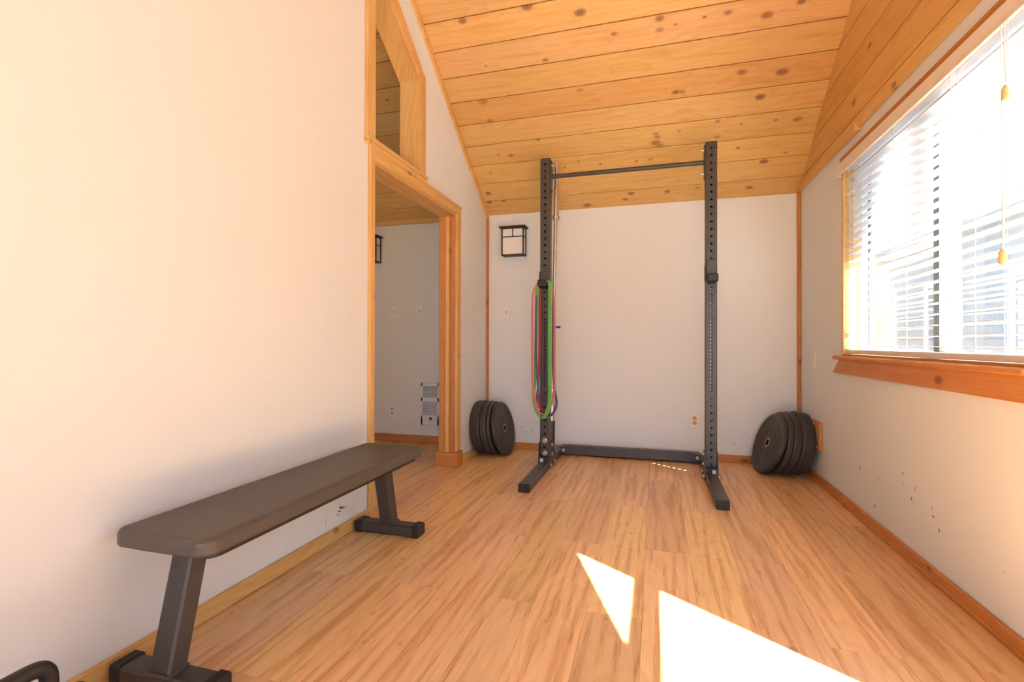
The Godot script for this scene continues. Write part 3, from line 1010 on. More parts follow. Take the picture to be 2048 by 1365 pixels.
# ==================================================================== blind
func build_blind():
	var xc := 1.105
	var z0 := WIN_F + 0.028
	var z1 := WIN_N - 0.028
	var w := thing("window_blind", "white horizontal slat blind covering the window", "blind", Vector3(xc, WIN_B, 0.5 * (z0 + z1)))
	var off := -w.position
	var lad := [-3.308, -2.76, -2.235, -1.80]
	# a slat with slots for the lift cords
	var sm := mb()
	var hw := 0.025
	var zs := z0
	for l: float in lad + [z1 + 0.009]:
		box(sm, Vector3(0, 0, (zs + l - 0.009) * 0.5 - w.position.z), Vector3(2 * hw, 0.0028, l - 0.009 - zs), 0.0006)
		if l == lad[0]:
			for sg: float in [-1.0, 1.0]:
				box(sm, Vector3(sg * 0.0158, 0, l - w.position.z), Vector3(0.0184, 0.0028, 0.018))
		elif l < z1:
			box(sm, Vector3(0, 0, l - w.position.z), Vector3(2 * hw, 0.0028, 0.018))
		zs = l + 0.009
	var slat := sm.commit()
	var n := 23
	for i in n:
		var o := inst("slat", slat, M.blind, w)
		o.position = Vector3(0, 0.052 + i * 0.0447, 0)
	var s := mb()
	box(s, Vector3(0, 0.018, 0), Vector3(0.052, 0.024, z1 - z0), 0.003)
	obj("bottom_rail", s, M.valance, w)
	s = mb()
	box(s, Vector3(0.0, 1.115, 0), Vector3(0.055, 0.055, z1 - z0), 0.003)
	obj("head_rail", s, M.blind, w)
	s = mb()
	box(s, Vector3(XR - 0.028 - xc, 1.096, 0.5 * (-3.43 + WIN_N + 0.02) - w.position.z), Vector3(0.012, 0.068, WIN_N + 0.02 + 3.43), 0.003)
	box(s, Vector3(XR - 0.016 - xc, 1.096, -3.424 - w.position.z), Vector3(0.03, 0.068, 0.01), 0.002)
	box(s, Vector3(XR - 0.034 - xc, 1.064, 0.5 * (-3.43 + WIN_N + 0.02) - w.position.z), Vector3(0.012, 0.008, WIN_N + 0.02 + 3.43), 0.002)
	obj("valance", s, M.valance, w)
	for l: float in lad:
		s = mb()
		for sg: float in [-1.0, 1.0]:
			cyl(s, Vector3(sg * 0.0265, 0.02, l - w.position.z), Vector3(sg * 0.0265, 1.09, l - w.position.z), 0.0013, 6)
		obj("ladder_cord", s, M.cord, w)
	# pull cords with wooden tassels
	for q in [[-1.896, 1.726], [-1.912, 1.222]]:
		s = mb()
		var xx := XR - 0.038 - xc
		var zz: float = q[0] - w.position.z
		var yt: float = q[1] - WIN_B
		cyl(s, Vector3(xx, yt + 0.02, zz), Vector3(xx, 1.065, zz - 0.006), 0.0014, 6)
		cyl(s, Vector3(xx, yt + 0.02, zz), Vector3(xx, 1.065, zz + 0.012), 0.0014, 6)
		var c := obj("pull_cord", s, M.cord, w)
		s = mb()
		lathe(s, [Vector2(0, 0.022), Vector2(0.005, 0.022), Vector2(0.0095, 0.012), Vector2(0.011, -0.002), Vector2(0.0105, -0.018), Vector2(0.008, -0.024), Vector2(0, -0.024)], 16, Transform3D(Basis.IDENTITY, Vector3(xx, yt, zz)))
		obj("tassel", s, M.tassel, c)
	s = mb()
	cyl(s, Vector3(XR - 0.03 - xc, 0.42, -2.20 - w.position.z), Vector3(XR - 0.03 - xc, 1.06, -2.21 - w.position.z), 0.0016, 6)
	cyl(s, Vector3(XR - 0.03 - xc, 0.50, -2.185 - w.position.z), Vector3(XR - 0.03 - xc, 1.06, -2.195 - w.position.z), 0.0016, 6)
	obj("tilt_cord", s, M.cord, w)

# ==================================================================== squat rack
func hole_list() -> Array:
	var ys := []
	var y := 2.34 - 0.041
	while y > 0.05:
		ys.append(y)
		y -= 0.0254 if (y < 1.17 and y > 0.63) else 0.0508
	return ys

# one face of a tube (width w, from y0 to y1) with round holes through it, at local z
func holed_face(s: SurfaceTool, w: float, y0: float, y1: float, z: float, holes: Array, r: float, n: Vector3, deep: float):
	var seg := 10
	var ys := holes.duplicate()
	ys.sort()
	var bounds := [y0]
	for i in ys.size() - 1:
		bounds.append((ys[i] + ys[i + 1]) * 0.5)
	bounds.append(y1)
	for i in ys.size():
		var a: float = bounds[i]
		var b: float = bounds[i + 1]
		var hy: float = ys[i]
		var hh: float = minf(minf(hy - a, b - hy), w * 0.5)
		# square patch hy +- hh, full rows above and below
		for q in [[a, hy - hh], [hy + hh, b]]:
			if q[1] - q[0] > 1e-5:
				tri(s, Vector3(-w / 2, q[0], z), Vector3(w / 2, q[0], z), Vector3(w / 2, q[1], z), n)
				tri(s, Vector3(-w / 2, q[0], z), Vector3(w / 2, q[1], z), Vector3(-w / 2, q[1], z), n)
		for sg: float in [-1.0, 1.0]:
			if w / 2 - hh > 1e-5:
				var xa := sg * hh
				var xb := sg * w / 2
				tri(s, Vector3(xa, hy - hh, z), Vector3(xb, hy - hh, z), Vector3(xb, hy + hh, z), n)
				tri(s, Vector3(xa, hy - hh, z), Vector3(xb, hy + hh, z), Vector3(xa, hy + hh, z), n)
		for k in seg:
			var t0 := TAU * k / seg
			var t1 := TAU * (k + 1) / seg
			var c0 := Vector2(cos(t0), sin(t0))
			var c1 := Vector2(cos(t1), sin(t1))
			var e0 := c0 * (hh / maxf(absf(c0.x), absf(c0.y)))
			var e1 := c1 * (hh / maxf(absf(c1.x), absf(c1.y)))
			var p0 := Vector3(c0.x * r, hy + c0.y * r, z)
			var p1 := Vector3(c1.x * r, hy + c1.y * r, z)
			var o0 := Vector3(e0.x, hy + e0.y, z)
			var o1 := Vector3(e1.x, hy + e1.y, z)
			tri(s, p0, p1, o1, n)
			tri(s, p0, o1, o0, n)
			# corner of the square between the two directions
			if absf(absf(e0.x) - hh) < 1e-6 and absf(absf(e1.y) - hh) < 1e-6 and absf(absf(e0.y) - hh) > 1e-6 and absf(absf(e1.x) - hh) > 1e-6:
				tri(s, o0, o1, Vector3(e0.x, hy + e1.y, z), n)
			elif absf(absf(e0.y) - hh) < 1e-6 and absf(absf(e1.x) - hh) < 1e-6 and absf(absf(e0.x) - hh) > 1e-6 and absf(absf(e1.y) - hh) > 1e-6:
				tri(s, o0, o1, Vector3(e1.x, hy + e0.y, z), n)
			# wall of the hole
			var dp := -n * deep
			var inn := -Vector3(c0.x + c1.x, c0.y + c1.y, 0).normalized()
			tri(s, p0, p1, p1 + dp, inn)
			tri(s, p0, p1 + dp, p0 + dp, inn)

func hex_bolt(s: SurfaceTool, at: Vector3, dir: Vector3, r := 0.0135):
	var y := dir.normalized()
	var x := y.cross(Vector3(0.3, 0.9, 0.2)).normalized()
	var xf := Transform3D(Basis(x, y, x.cross(y)), at)
	lathe(s, [Vector2(0, 0), Vector2(r * 1.25, 0), Vector2(r * 1.25, 0.002), Vector2(r, 0.0025)], 16, xf)
	lathe(s, [Vector2(r, 0.0025), Vector2(r, 0.008), Vector2(r * 0.82, 0.0105), Vector2(0, 0.0105)], 6, xf)

# square tube standing on end, round holes through its front and back
func holed_tube(T: float, y0: float, y1: float, holes: Array) -> SurfaceTool:
	var s := mb()
	var w := T - 0.012
	holed_face(s, w, y0, y1, T / 2, holes, 0.0086, Vector3(0, 0, 1), 0.005)
	holed_face(s, w, y0, y1, -T / 2, holes, 0.0086, Vector3(0, 0, -1), 0.005)
	for sg: float in [-1.0, 1.0]:
		var n := Vector3(sg, 0, 0)
		var q := [Vector3(sg * T / 2, y0, -w / 2), Vector3(sg * T / 2, y0, w / 2), Vector3(sg * T / 2, y1, w / 2), Vector3(sg * T / 2, y1, -w / 2)]
		tri(s, q[0], q[1], q[2], n)
		tri(s, q[0], q[2], q[3], n)
		for sz: float in [-1.0, 1.0]:      # rounded corners of the tube
			var prev := Vector3(sg * T / 2, 0, sz * w / 2)
			var pn := Vector3(sg, 0, 0)
			for k in range(1, 5):
				var an := PI / 2 * k / 4
				var cn := Vector3(sg * cos(an), 0, sz * sin(an))
				var c := Vector3(sg * w / 2, 0, sz * w / 2) + cn * 0.006
				var lo := Vector3(0, y0, 0)
				var hi := Vector3(0, y1, 0)
				tri3(s, prev + lo, c + lo, c + hi, pn, cn, cn)
				tri3(s, prev + lo, c + hi, prev + hi, pn, cn, pn)
				prev = c
				pn = cn
	return s

func build_rack():
	var T := 0.076
	var xl := -0.802
	var xr := 0.369
	var zc := -3.718
	var rk := thing("squat_rack", "black steel squat stand with a pull-up bar between two perforated uprights", "squat rack", Vector3(-0.2165, 0, zc))
	var P := -rk.position
	var holes := hole_list()
	for x: float in [xl, xr]:
		var inn := 1.0 if x < 0 else -1.0        # towards the middle of the rack
		var s := holed_tube(T, 0.058, 2.34, holes)
		var up := obj("upright", s, M.steel, rk)
		up.position = Vector3(x, 0, zc) + P
		s = mb()
		box(s, Vector3(0, 2.343, 0), Vector3(T, 0.006, T), 0.003)
		obj("end_cap", s, M.cap, up)
		# foot running front to back, three inches wide and two high
		s = mb()
		box(s, Vector3(x, 0.029, -3.672) + P, Vector3(T, 0.055, 1.22), 0.005)
		var foot := obj("foot", s, M.steel, rk)
		for z: float in [-3.062, -4.282]:
			s = mb()
			box(s, Vector3(x, 0.029, z) + P, Vector3(T - 0.002, 0.053, 0.006), 0.002)
			obj("end_cap", s, M.cap, foot)
		# side plates that tie the upright to the foot
		for sg: float in [-1.0, 1.0]:
			s = mb()
			var xp := x + sg * (T / 2 + 0.0035)
			zy(s, [[-3.655, 0.012], [-3.655, 0.075], [-3.675, 0.20], [-3.762, 0.20], [-3.90, 0.07], [-3.90, 0.012]], xp - 0.003, xp + 0.003)
			var pl := obj("gusset_plate", s, M.steel, rk)
			pl.position = P
			for q in [[-3.735, 0.175], [-3.735, 0.105], [-3.83, 0.032], [-3.69, 0.03]]:
				s = mb()
				hex_bolt(s, Vector3(xp + sg * 0.003, q[1], q[0]), Vector3(sg, 0, 0))
				obj("bolt", s, M.bolt, pl)
		# strap with a pale badge on the foot before the upright, bolts on the front face
		s = mb()
		box(s, Vector3(x, 0.072, -3.664) + P, Vector3(T + 0.008, 0.05, 0.016), 0.003)
		box(s, Vector3(x, 0.099, -3.662) + P, Vector3(T + 0.008, 0.005, 0.03), 0.002)
		var strap := obj("foot_strap", s, M.cap, rk)
		s = mb()
		box(s, Vector3(x + (-0.018 if x < 0 else 0.016), 0.072, -3.6545) + P, Vector3(0.024, 0.026, 0.003), 0.001)
		obj("badge", s, M.badge, strap)
		if x < 0:
			for yy: float in [0.215, 0.118]:
				s = mb()
				hex_bolt(s, Vector3(x, yy, zc + T / 2) + P, Vector3(0, 0, 1), 0.0165)
				obj("bolt", s, M.bolt, rk)
		# flange of the pull-up bar
		s = mb()
		var xf0 := x + inn * (T / 2 + 0.0035)
		box(s, Vector3(xf0, 2.215, zc) + P, Vector3(0.007, 0.23, 0.062), 0.002)
		var fl := obj("bar_flange", s, M.steel, rk)
		for yy: float in [2.30, 2.135]:
			s = mb()
			hex_bolt(s, Vector3(xf0 + inn * 0.0035, yy, zc) + P, Vector3(inn, 0, 0), 0.012)
			cyl(s, Vector3(xf0 + inn * 0.01, yy, zc) + P, Vector3(xf0 + inn * 0.024, yy, zc) + P, 0.007, 10)
			obj("bolt", s, M.bolt, fl)
			s = mb()
			hex_bolt(s, Vector3(x - inn * T / 2, yy, zc) + P, Vector3(-inn, 0, 0), 0.011)
			obj("bolt_head", s, M.bolt, fl)
		# hook for the barbell: back plate, tray and lip
		var j := obj("hook_back_plate", hook_shape(x, zc + T / 2, P, inn), M.steel, rk)
		s = mb()
		box(s, Vector3(x, 1.375, zc + T / 2 + 0.052) + P, Vector3(0.066, 0.034, 0.085), 0.012)
		box(s, Vector3(x, 1.392, zc + T / 2 + 0.092) + P, Vector3(0.070, 0.056, 0.016), 0.007)
		obj("hook_tray", s, M.cap, j)
	var s := mb()
	cyl(s, Vector3(xl + T / 2 + 0.007, 2.215, zc) + P, Vector3(xr - T / 2 - 0.007, 2.215, zc) + P, 0.0165, 20)
	obj("pull_up_bar", s, M.steel, rk)
	var ch := []
	for i in 18:
		ch.append((i - 8.5) * 0.058)
	var half := (xr - xl - T - 0.002) / 2
	var cm := obj("crossmember", holed_tube(0.074, -half, half, ch), M.steel, rk)
	cm.transform = Transform3D(Basis(Vector3(0, 0, 1), Vector3(1, 0, 0), Vector3(0, 1, 0)), Vector3((xl + xr) / 2, 0.048, -4.212) + P)
	for x: float in [xl + T / 2 + 0.012, xr - T / 2 - 0.012]:
		s = mb()
		hex_bolt(s, Vector3(x, 0.045, -4.175) + P, Vector3(0, 0, 1), 0.012)
		obj("bolt", s, M.bolt, rk)
	# corner plates of the crossmember
	for x: float in [xl, xr]:
		var inn := 1.0 if x < 0 else -1.0
		s = mb()
		var xf := Transform3D(Basis(Vector3(inn, 0, 0), Vector3(0, 0, 1), Vector3(0, 1 * -inn, 0)), Vector3(x + inn * T / 2, 0.088, -4.175) + P)
		prism(s, pv([[0, 0], [0.09, 0], [0, 0.11]]), -0.003, 0.003, xf)
		obj("corner_plate", s, M.steel, rk)
	# tube that holds the barbell upright, bolted behind the left upright
	s = mb()
	cyl(s, Vector3(-0.786, 0.15, -3.83) + P, Vector3(-0.782, 0.345, -3.83) + P, 0.031, 18)
	box(s, Vector3(-0.797, 0.24, -3.778) + P, Vector3(0.05, 0.16, 0.05), 0.004)
	obj("bar_holder", s, M.steel, rk)

func hook_shape(x: float, z: float, P: Vector3, inn: float) -> SurfaceTool:
	var s := mb()
	box(s, Vector3(x, 1.455, z + 0.006) + P, Vector3(0.07, 0.15, 0.012), 0.004)
	box(s, Vector3(x - 0.04, 1.435, z - 0.02) + P, Vector3(0.006, 0.11, 0.062), 0.002)
	box(s, Vector3(x, 1.385, z + 0.012) + P, Vector3(0.072, 0.03, 0.02), 0.004)
	return s

func build_barbell():
	var at := Vector3(-0.785, 0.155, -3.83)
	var b := thing("barbell", "steel barbell standing on end behind the rack's left upright", "barbell", at)
	b.rotation.z = -atan2(0.043, 2.2)
	var lean := Transform3D.IDENTITY
	var s := mb()
	lathe(s, [Vector2(0, 0.40), Vector2(0.014, 0.40), Vector2(0.014, 1.80), Vector2(0, 1.80)], 20, lean)
	obj("shaft", s, M.shaft, b)
	for q in [[0.0, 0.415, 0.43], [1.785, 2.205, 1.77]]:
		s = mb()
		lathe(s, [Vector2(0, q[0]), Vector2(0.023, q[0]), Vector2(0.025, q[0] + 0.003), Vector2(0.025, q[1] - 0.003), Vector2(0.023, q[1]), Vector2(0, q[1])], 24, lean)
		obj("sleeve", s, M.chrome, b)
		s = mb()
		lathe(s, [Vector2(0, q[2] - 0.016), Vector2(0.03, q[2] - 0.016), Vector2(0.036, q[2] - 0.011), Vector2(0.036, q[2] + 0.011), Vector2(0.03, q[2] + 0.016), Vector2(0, q[2] + 0.016)], 24, lean)
		obj("collar", s, M.chrome, b)
	s = mb()
	for yy: float in [1.535, 1.555]:
		lathe(s, [Vector2(0.0, yy - 0.004), Vector2(0.0148, yy - 0.004), Vector2(0.0148, yy + 0.004), Vector2(0, yy + 0.004)], 20, lean)
	obj("knurl_mark", s, M.chrome, b)
	s = mb()
	lathe(s, [Vector2(0.0, 0.912), Vector2(0.026, 0.912), Vector2(0.026, 0.927), Vector2(0, 0.927)], 20, Transform3D(Basis.IDENTITY, Vector3(0.030, 0, 0)))
	obj("blue_ring", s, M.ring, b)

func build_bands():
	var g := "exercise bands hanging from the rack hook"
	var defs := [
		["green rubber exercise loop hanging from the rack's left hook", M.green, -3.600, 0.034, 0.006, [[-0.777, 1.404], [-0.750, 1.385], [-0.740, 1.30], [-0.741, 0.95], [-0.741, 0.56], [-0.762, 0.445], [-0.801, 0.405], [-0.842, 0.43], [-0.873, 0.50], [-0.879, 0.58], [-0.868, 0.68], [-0.858, 0.95], [-0.852, 1.25], [-0.842, 1.37], [-0.822, 1.404]], 0.55],
		["pink rubber exercise loop, outermost on the rack's left hook", M.pink, -3.61, 0.023, 0.005, [[-0.775, 1.404], [-0.742, 1.37], [-0.722, 1.25], [-0.719, 0.90], [-0.720, 0.62], [-0.742, 0.50], [-0.775, 0.435], [-0.805, 0.425], [-0.838, 0.455], [-0.863, 0.56], [-0.874, 0.68], [-0.876, 1.0], [-0.874, 1.27], [-0.858, 1.37], [-0.822, 1.404]], -0.30],
		["slate-blue rubber exercise loop hanging from the rack's left hook", M.blue, -3.632, 0.024, 0.005, [[-0.775, 1.404], [-0.748, 1.36], [-0.735, 1.20], [-0.733, 0.85], [-0.722, 0.62], [-0.707, 0.50], [-0.738, 0.42], [-0.790, 0.398], [-0.835, 0.44], [-0.850, 0.53], [-0.838, 0.62], [-0.848, 0.72], [-0.856, 0.95], [-0.854, 1.25], [-0.845, 1.36], [-0.822, 1.404]], -0.25],
		["red rubber exercise loop, innermost on the rack's left hook", M.red, -3.653, 0.020, 0.005, [[-0.785, 1.404], [-0.765, 1.37], [-0.758, 1.20], [-0.757, 0.85], [-0.760, 0.60], [-0.772, 0.48], [-0.800, 0.437], [-0.828, 0.47], [-0.842, 0.60], [-0.838, 0.78], [-0.835, 1.0], [-0.834, 1.27], [-0.831, 1.37], [-0.815, 1.404]], -0.2]]
	for d in defs:
		var pts := []
		for p in d[5]:
			pts.append(Vector3(p[0] + 0.8, p[1] - 1.405, (p[0] + 0.8) * d[6] * smoothstep(1.40, 1.25, p[1])))
		var s := mb()
		band(s, loop_curve(pts, 6), Vector3(0.8, 0, 0.6), d[3], d[4])
		var o := obj("resistance_band", s, d[1])
		o.position = Vector3(-0.8, 1.405, d[2])
		tag(o, d[0], "exercise band", g)

# ==================================================================== plates
func plate_meshes(t: float) -> Array:
	var R := 0.225
	var s := mb()
	var rim := 0.012
	# turned profile, back face at y = 0, front at y = t; recessed web between rim and hub
	lathe(s, [Vector2(0.026, t - 0.004), Vector2(0.026, 0.004), Vector2(0.075, 0.004), Vector2(0.08, 0.0), Vector2(R - 0.012, 0.0), Vector2(R - 0.003, 0.003), Vector2(R, 0.010), Vector2(R, t - 0.010), Vector2(R - 0.003, t - 0.003), Vector2(R - 0.012, t), Vector2(R - 0.030, t), Vector2(R - 0.036, t - 0.006), Vector2(0.108, t - 0.006), Vector2(0.105, t - 0.001), Vector2(0.098, t - 0.001), Vector2(0.095, t - 0.005), Vector2(0.06, t - 0.004), Vector2(0.026, t - 0.004)], 56)
	var body := s.commit()
	s = mb()
	lathe(s, [Vector2(0.0255, 0.003), Vector2(0.0255, t - 0.003), Vector2(0.033, t - 0.003), Vector2(0.033, t - 0.006)], 28)
	var hub := s.commit()
	# raised letter-like marks on the web, in two arcs and two short bars
	s = mb()
	for arc in 2:
		var cnt := 7 if arc == 0 else 9
		for i in cnt:
			var an := (PI / 2 if arc == 0 else -PI / 2) + (i - (cnt - 1) * 0.5) * 0.19
			var c := Vector3(cos(an), 0, -sin(an)) * 0.150
			c.y = t - 0.005
			var bs := Basis(Vector3.UP, an)
			box(s, c + bs * Vector3(0, 0, 0.009), Vector3(0.03, 0.005, 0.006), 0.001, bs)
			if i % 3 != 1:
				box(s, c + bs * Vector3(0, 0, -0.008), Vector3(0.03, 0.005, 0.006), 0.001, bs)
			box(s, c + bs * Vector3(0.012 if i % 2 == 0 else -0.012, 0, 0), Vector3(0.006, 0.005, 0.018), 0.001, bs)
			if i % 2 == 1:
				box(s, c, Vector3(0.006, 0.005, 0.018), 0.001, bs)
	for sg: float in [-1.0, 1.0]:
		box(s, Vector3(sg * 0.148, t - 0.005, 0), Vector3(0.018, 0.005, 0.045), 0.002)
	return [body, hub, s.commit()]

func plate(called_label: String, grp: String, t: float, xfloor: float, z: float, side: float, lean: float, yaw: float, spin: float):
	# side +1: face looks to +x (left stack), -1: to -x. The lower back edge rests on the floor.
	var R := 0.225
	var th := deg_to_rad(lean)
	var a := Vector3(side * cos(th), sin(th), 0)
	var u := Vector3(-side * sin(th), cos(th), 0)
	var ry := Basis(Vector3.UP, deg_to_rad(yaw))
	var o := thing("bumper_plate", called_label, "weight plate", Vector3(xfloor, 0, z), grp)
	var ms := plate_meshes(t)
	var by := ry * a
	var bu := ry * u
	var bs := Basis(bu, by, bu.cross(by)) * Basis(Vector3.UP, spin)
	var at := ry * (u * (R + 0.0005)) + Vector3(0, 0.0005, 0)
	var names := ["body", "hub_ring", "raised_lettering"]
	var mats := [M.rubber, M.brass, M.rubber_up]
	o.transform = Transform3D(bs, o.position + at)
	for i in 3:
		inst(names[i], ms[i], mats[i], o)

func build_plates():
	var gl := "bumper plates leaning in the corner beside the doorway"
	plate("thickest black bumper plate in the doorway corner, against the wall", gl, 0.085, -1.442, -4.07, 1.0, 5.0, -3.0, 0.4)
	plate("second black bumper plate from the wall in the doorway corner stack", gl, 0.055, -1.350, -4.07, 1.0, 6.0, -3.0, 1.4)
	plate("thin black bumper plate just behind the front one in the doorway corner", gl, 0.03, -1.285, -4.065, 1.0, 7.2, -3.0, 2.2)
	plate("front black bumper plate in the doorway corner, lettered face showing", gl, 0.035, -1.218, -4.06, 1.0, 11.0, -4.0, 0.3)
	var gr := "bumper plates leaning in the corner below the window wall"
	plate("thickest black bumper plate in the window-side corner, against the wall", gr, 0.085, 0.985, -4.06, -1.0, 8.2, 9.0, 0.4)
	plate("second black bumper plate from the wall in the window-side corner stack", gr, 0.055, 0.893, -4.055, -1.0, 10.0, 9.0, 0.4)
	plate("black bumper plate just behind the tilted front one in the window-side corner", gr, 0.042, 0.832, -4.05, -1.0, 12.0, 9.0, 0.4)
	plate("tilted front black bumper plate in the window-side corner, lettered face showing", gr, 0.035, 0.745, -4.03, -1.0, 19.0, 10.0, 0.3)

# ==================================================================== bench
func build_bench():
	var b := thing("flat_bench", "long black padded flat bench along the left wall", "bench", Vector3(-1.278, 0, -1.645))
	var s := mb()
	slab(s, 0.166, 0.632, 0.045, [Vector2(0.386, 0.012), Vector2(0.390, 0.004), Vector2(0.396, 0.0), Vector2(0.418, 0.0), Vector2(0.427, 0.002), Vector2(0.433, 0.007), Vector2(0.436, 0.016), Vector2(0.437, 0.03)], Vector3.ZERO)
	obj("pad", s, M.vinylpad, b)
	s = mb()
	slab(s, 0.15, 0.60, 0.04, [Vector2(0.374, 0.0), Vector2(0.387, 0.0)], Vector3.ZERO)
	obj("pad_board", s, M.cap, b)
	s = mb()
	box(s, Vector3(0, 0.348, 0), Vector3(0.06, 0.05, 0.96), 0.005)
	obj("spine", s, M.steel, b)
	for sg: float in [-1.0, 1.0]:
		var zf := sg * 0.587
		s = mb()
		box(s, Vector3(0, 0.029, zf), Vector3(0.30, 0.052, 0.072), 0.007)
		var ft := obj("foot", s, M.steel, b)
		for sx: float in [-1.0, 1.0]:
			s = mb()
			box(s, Vector3(sx * 0.155, 0.030, zf), Vector3(0.042, 0.058, 0.079), 0.006)
			obj("rubber_cap", s, M.cap, ft)
		s = mb()
		var a := Vector3(-0.004, 0.050, zf + sg * 0.003)
		var e := Vector3(-0.004, 0.378, zf - sg * 0.072)
		var y := (e - a).normalized()
		var x := Vector3.RIGHT
		var bs := Basis(x, y, x.cross(y))
		box(s, (a + e) * 0.5, Vector3(0.072, (e - a).length(), 0.06), 0.006, bs)
		obj("leg", s, M.steel, b)
		s = mb()
		box(s, a + Vector3(0, 0.006, 0), Vector3(0.082, 0.01, 0.072), 0.004)
		obj("weld_collar", s, M.steel, b)
		s = mb()
		box(s, Vector3(0, 0.372, zf - sg * 0.07), Vector3(0.11, 0.006, 0.14), 0.002)
		obj("mount_plate", s, M.steel, b)

func kettlebell(label: String, at: Vector3, h: float, R: float, hr: float, wide: float):
	var k := thing("kettlebell", label, "kettlebell", at, "kettlebells at the bottom left")
	var s := mb()
	var prof := []
	var yc := R * 0.92
	for i in 17:
		var an := -PI / 2 + PI * i / 16
		var p := Vector2(cos(an) * R, maxf(yc + sin(an) * R, 0.0))
		prof.append(p)
	prof[0] = Vector2(0, 0.0)
	lathe(s, prof, 36)
	obj("ball", s, M.iron, k)
	s = mb()
	var w := wide * 0.5 - hr
	var yb := yc + R * 0.55
	var top := h - hr
	var rc := 0.03
	var pts := [Vector3(0, yb, -w * 0.72), Vector3(0, yb + (top - yb) * 0.45, -w * 0.97), Vector3(0, top - rc, -w), Vector3(0, top - rc * 0.3, -w + rc * 0.3), Vector3(0, top, -w + rc), Vector3(0, top, 0), Vector3(0, top, w - rc), Vector3(0, top - rc * 0.3, w - rc * 0.3), Vector3(0, top - rc, w), Vector3(0, yb + (top - yb) * 0.45, w * 0.97), Vector3(0, yb, w * 0.72)]
	tube(s, open_curve(pts, 5), hr, 16)
	obj("handle", s, M.iron, k)

func build_kettlebells():
	kettlebell("large black kettlebell with a thick handle, cut by the photo's bottom left edge", Vector3(-1.24, 0, -0.672), 0.283, 0.098, 0.0165, 0.19)
	kettlebell("small black kettlebell, only its handle top showing before the bench foot", Vector3(-1.328, 0, -0.845), 0.142, 0.045, 0.012, 0.09)

# ==================================================================== fittings on the walls
func sconce(label: String, at: Vector3):
	var o := thing("wall_sconce", label, "wall lamp", at, "box wall lamps")
	var W := 0.205
	var Hh := 0.245
	var D := 0.10
	var b := 0.011
	var s := mb()
	box(s, Vector3(0, 0, 0.004), Vector3(W - 0.02, Hh - 0.01, 0.008), 0.001)
	obj("back_plate", s, M.bronze, o)
	s = mb()
	for sx: float in [-1.0, 1.0]:
		for z: float in [0.010, D - b / 2]:
			box(s, Vector3(sx * (W - b) / 2, 0, z), Vector3(b, Hh, b), 0.001)
	for y: float in [-Hh / 2 + b / 2, Hh / 2 - b / 2]:
		box(s, Vector3(0, y, D - b / 2), Vector3(W, b, b), 0.001)
		for sx: float in [-1.0, 1.0]:
			box(s, Vector3(sx * (W - b) / 2, y, D / 2), Vector3(b, b, D), 0.001)
	box(s, Vector3(0, 0.042, D - b / 2), Vector3(W, 0.008, 0.008), 0.001)
	box(s, Vector3(0, 0.08, D - b / 2), Vector3(0.008, 0.085, 0.008), 0.001)
	for sx: float in [-1.0, 1.0]:
		box(s, Vector3(sx * (W - b) / 2, 0.042, D / 2), Vector3(0.008, 0.008, D), 0.001)
	obj("frame", s, M.bronze, o)
	s = mb()
	box(s, Vector3(0, Hh / 2 + 0.006, D / 2 + 0.005), Vector3(W + 0.036, 0.014, D + 0.026), 0.003)
	obj("roof", s, M.bronze, o)
	s = mb()
	box(s, Vector3(0, -Hh / 2 + 0.004, D / 2), Vector3(W - 0.004, 0.006, D - 0.004), 0.001)
	obj("bottom_plate", s, M.bronze, o)
	s = mb()
	box(s, Vector3(0, 0, D - 0.010), Vector3(W - 0.016, Hh - 0.016, 0.004))
	for sx: float in [-1.0, 1.0]:
		box(s, Vector3(sx * (W / 2 - 0.009), 0, D / 2), Vector3(0.004, Hh - 0.016, D - 0.02))
	obj("opal_glass", s, M.opal, o)

# plate in the local xy plane facing +z
func switch_plate(label: String, at: Vector3, turn := 0.0):
	var o := thing("light_switch", label, "light switch", at, "wall switches")
	o.rotation.y = turn
	var s := mb()
	box(s, Vector3(0, 0, 0.003), Vector3(0.072, 0.117, 0.006), 0.002)
	obj("cover_plate", s, M.plastic, o)
	s = mb()
	box(s, Vector3(0, 0.0, 0.0066), Vector3(0.012, 0.026, 0.0015))
	obj("slot", s, M.toggle, o)
	s = mb()
	box(s, Vector3(0, 0.005, 0.012), Vector3(0.009, 0.011, 0.02), 0.002, Basis(Vector3.RIGHT, -0.5))
	obj("toggle", s, M.toggle, o)

func outlet(label: String, at: Vector3, turn: float, face: Material):
	var o := thing("wall_outlet", label, "outlet", at, "wall outlets")
	o.rotation.y = turn
	var s := mb()
	box(s, Vector3(0, 0, 0.003), Vector3(0.070, 0.114, 0.006), 0.002)
	obj("cover_plate", s, M.plastic, o)
	for y: float in [-0.0195, 0.0195]:
		s = mb()
		slab(s, 0.0165, 0.0145, 0.010, [Vector2(0, 0), Vector2(0.0035, 0), Vector2(0.0045, 0.001)], Vector3.ZERO, 5)
		var f := obj("socket", s, face, o)
		f.transform = Transform3D(Basis(Vector3.RIGHT, PI / 2), Vector3(0, y, 0.005))
		s = mb()
		for sx: float in [-1.0, 1.0]:
			box(s, Vector3(sx * 0.0063, 0.005, -0.003), Vector3(0.0022, 0.002, 0.009))
		cyl(s, Vector3(0, 0.0035, 0.007), Vector3(0, 0.0052, 0.007), 0.0024, 8)
		obj("slot", s, M.slot, f)  # dark solid pieces painted as shaded holes
	return o

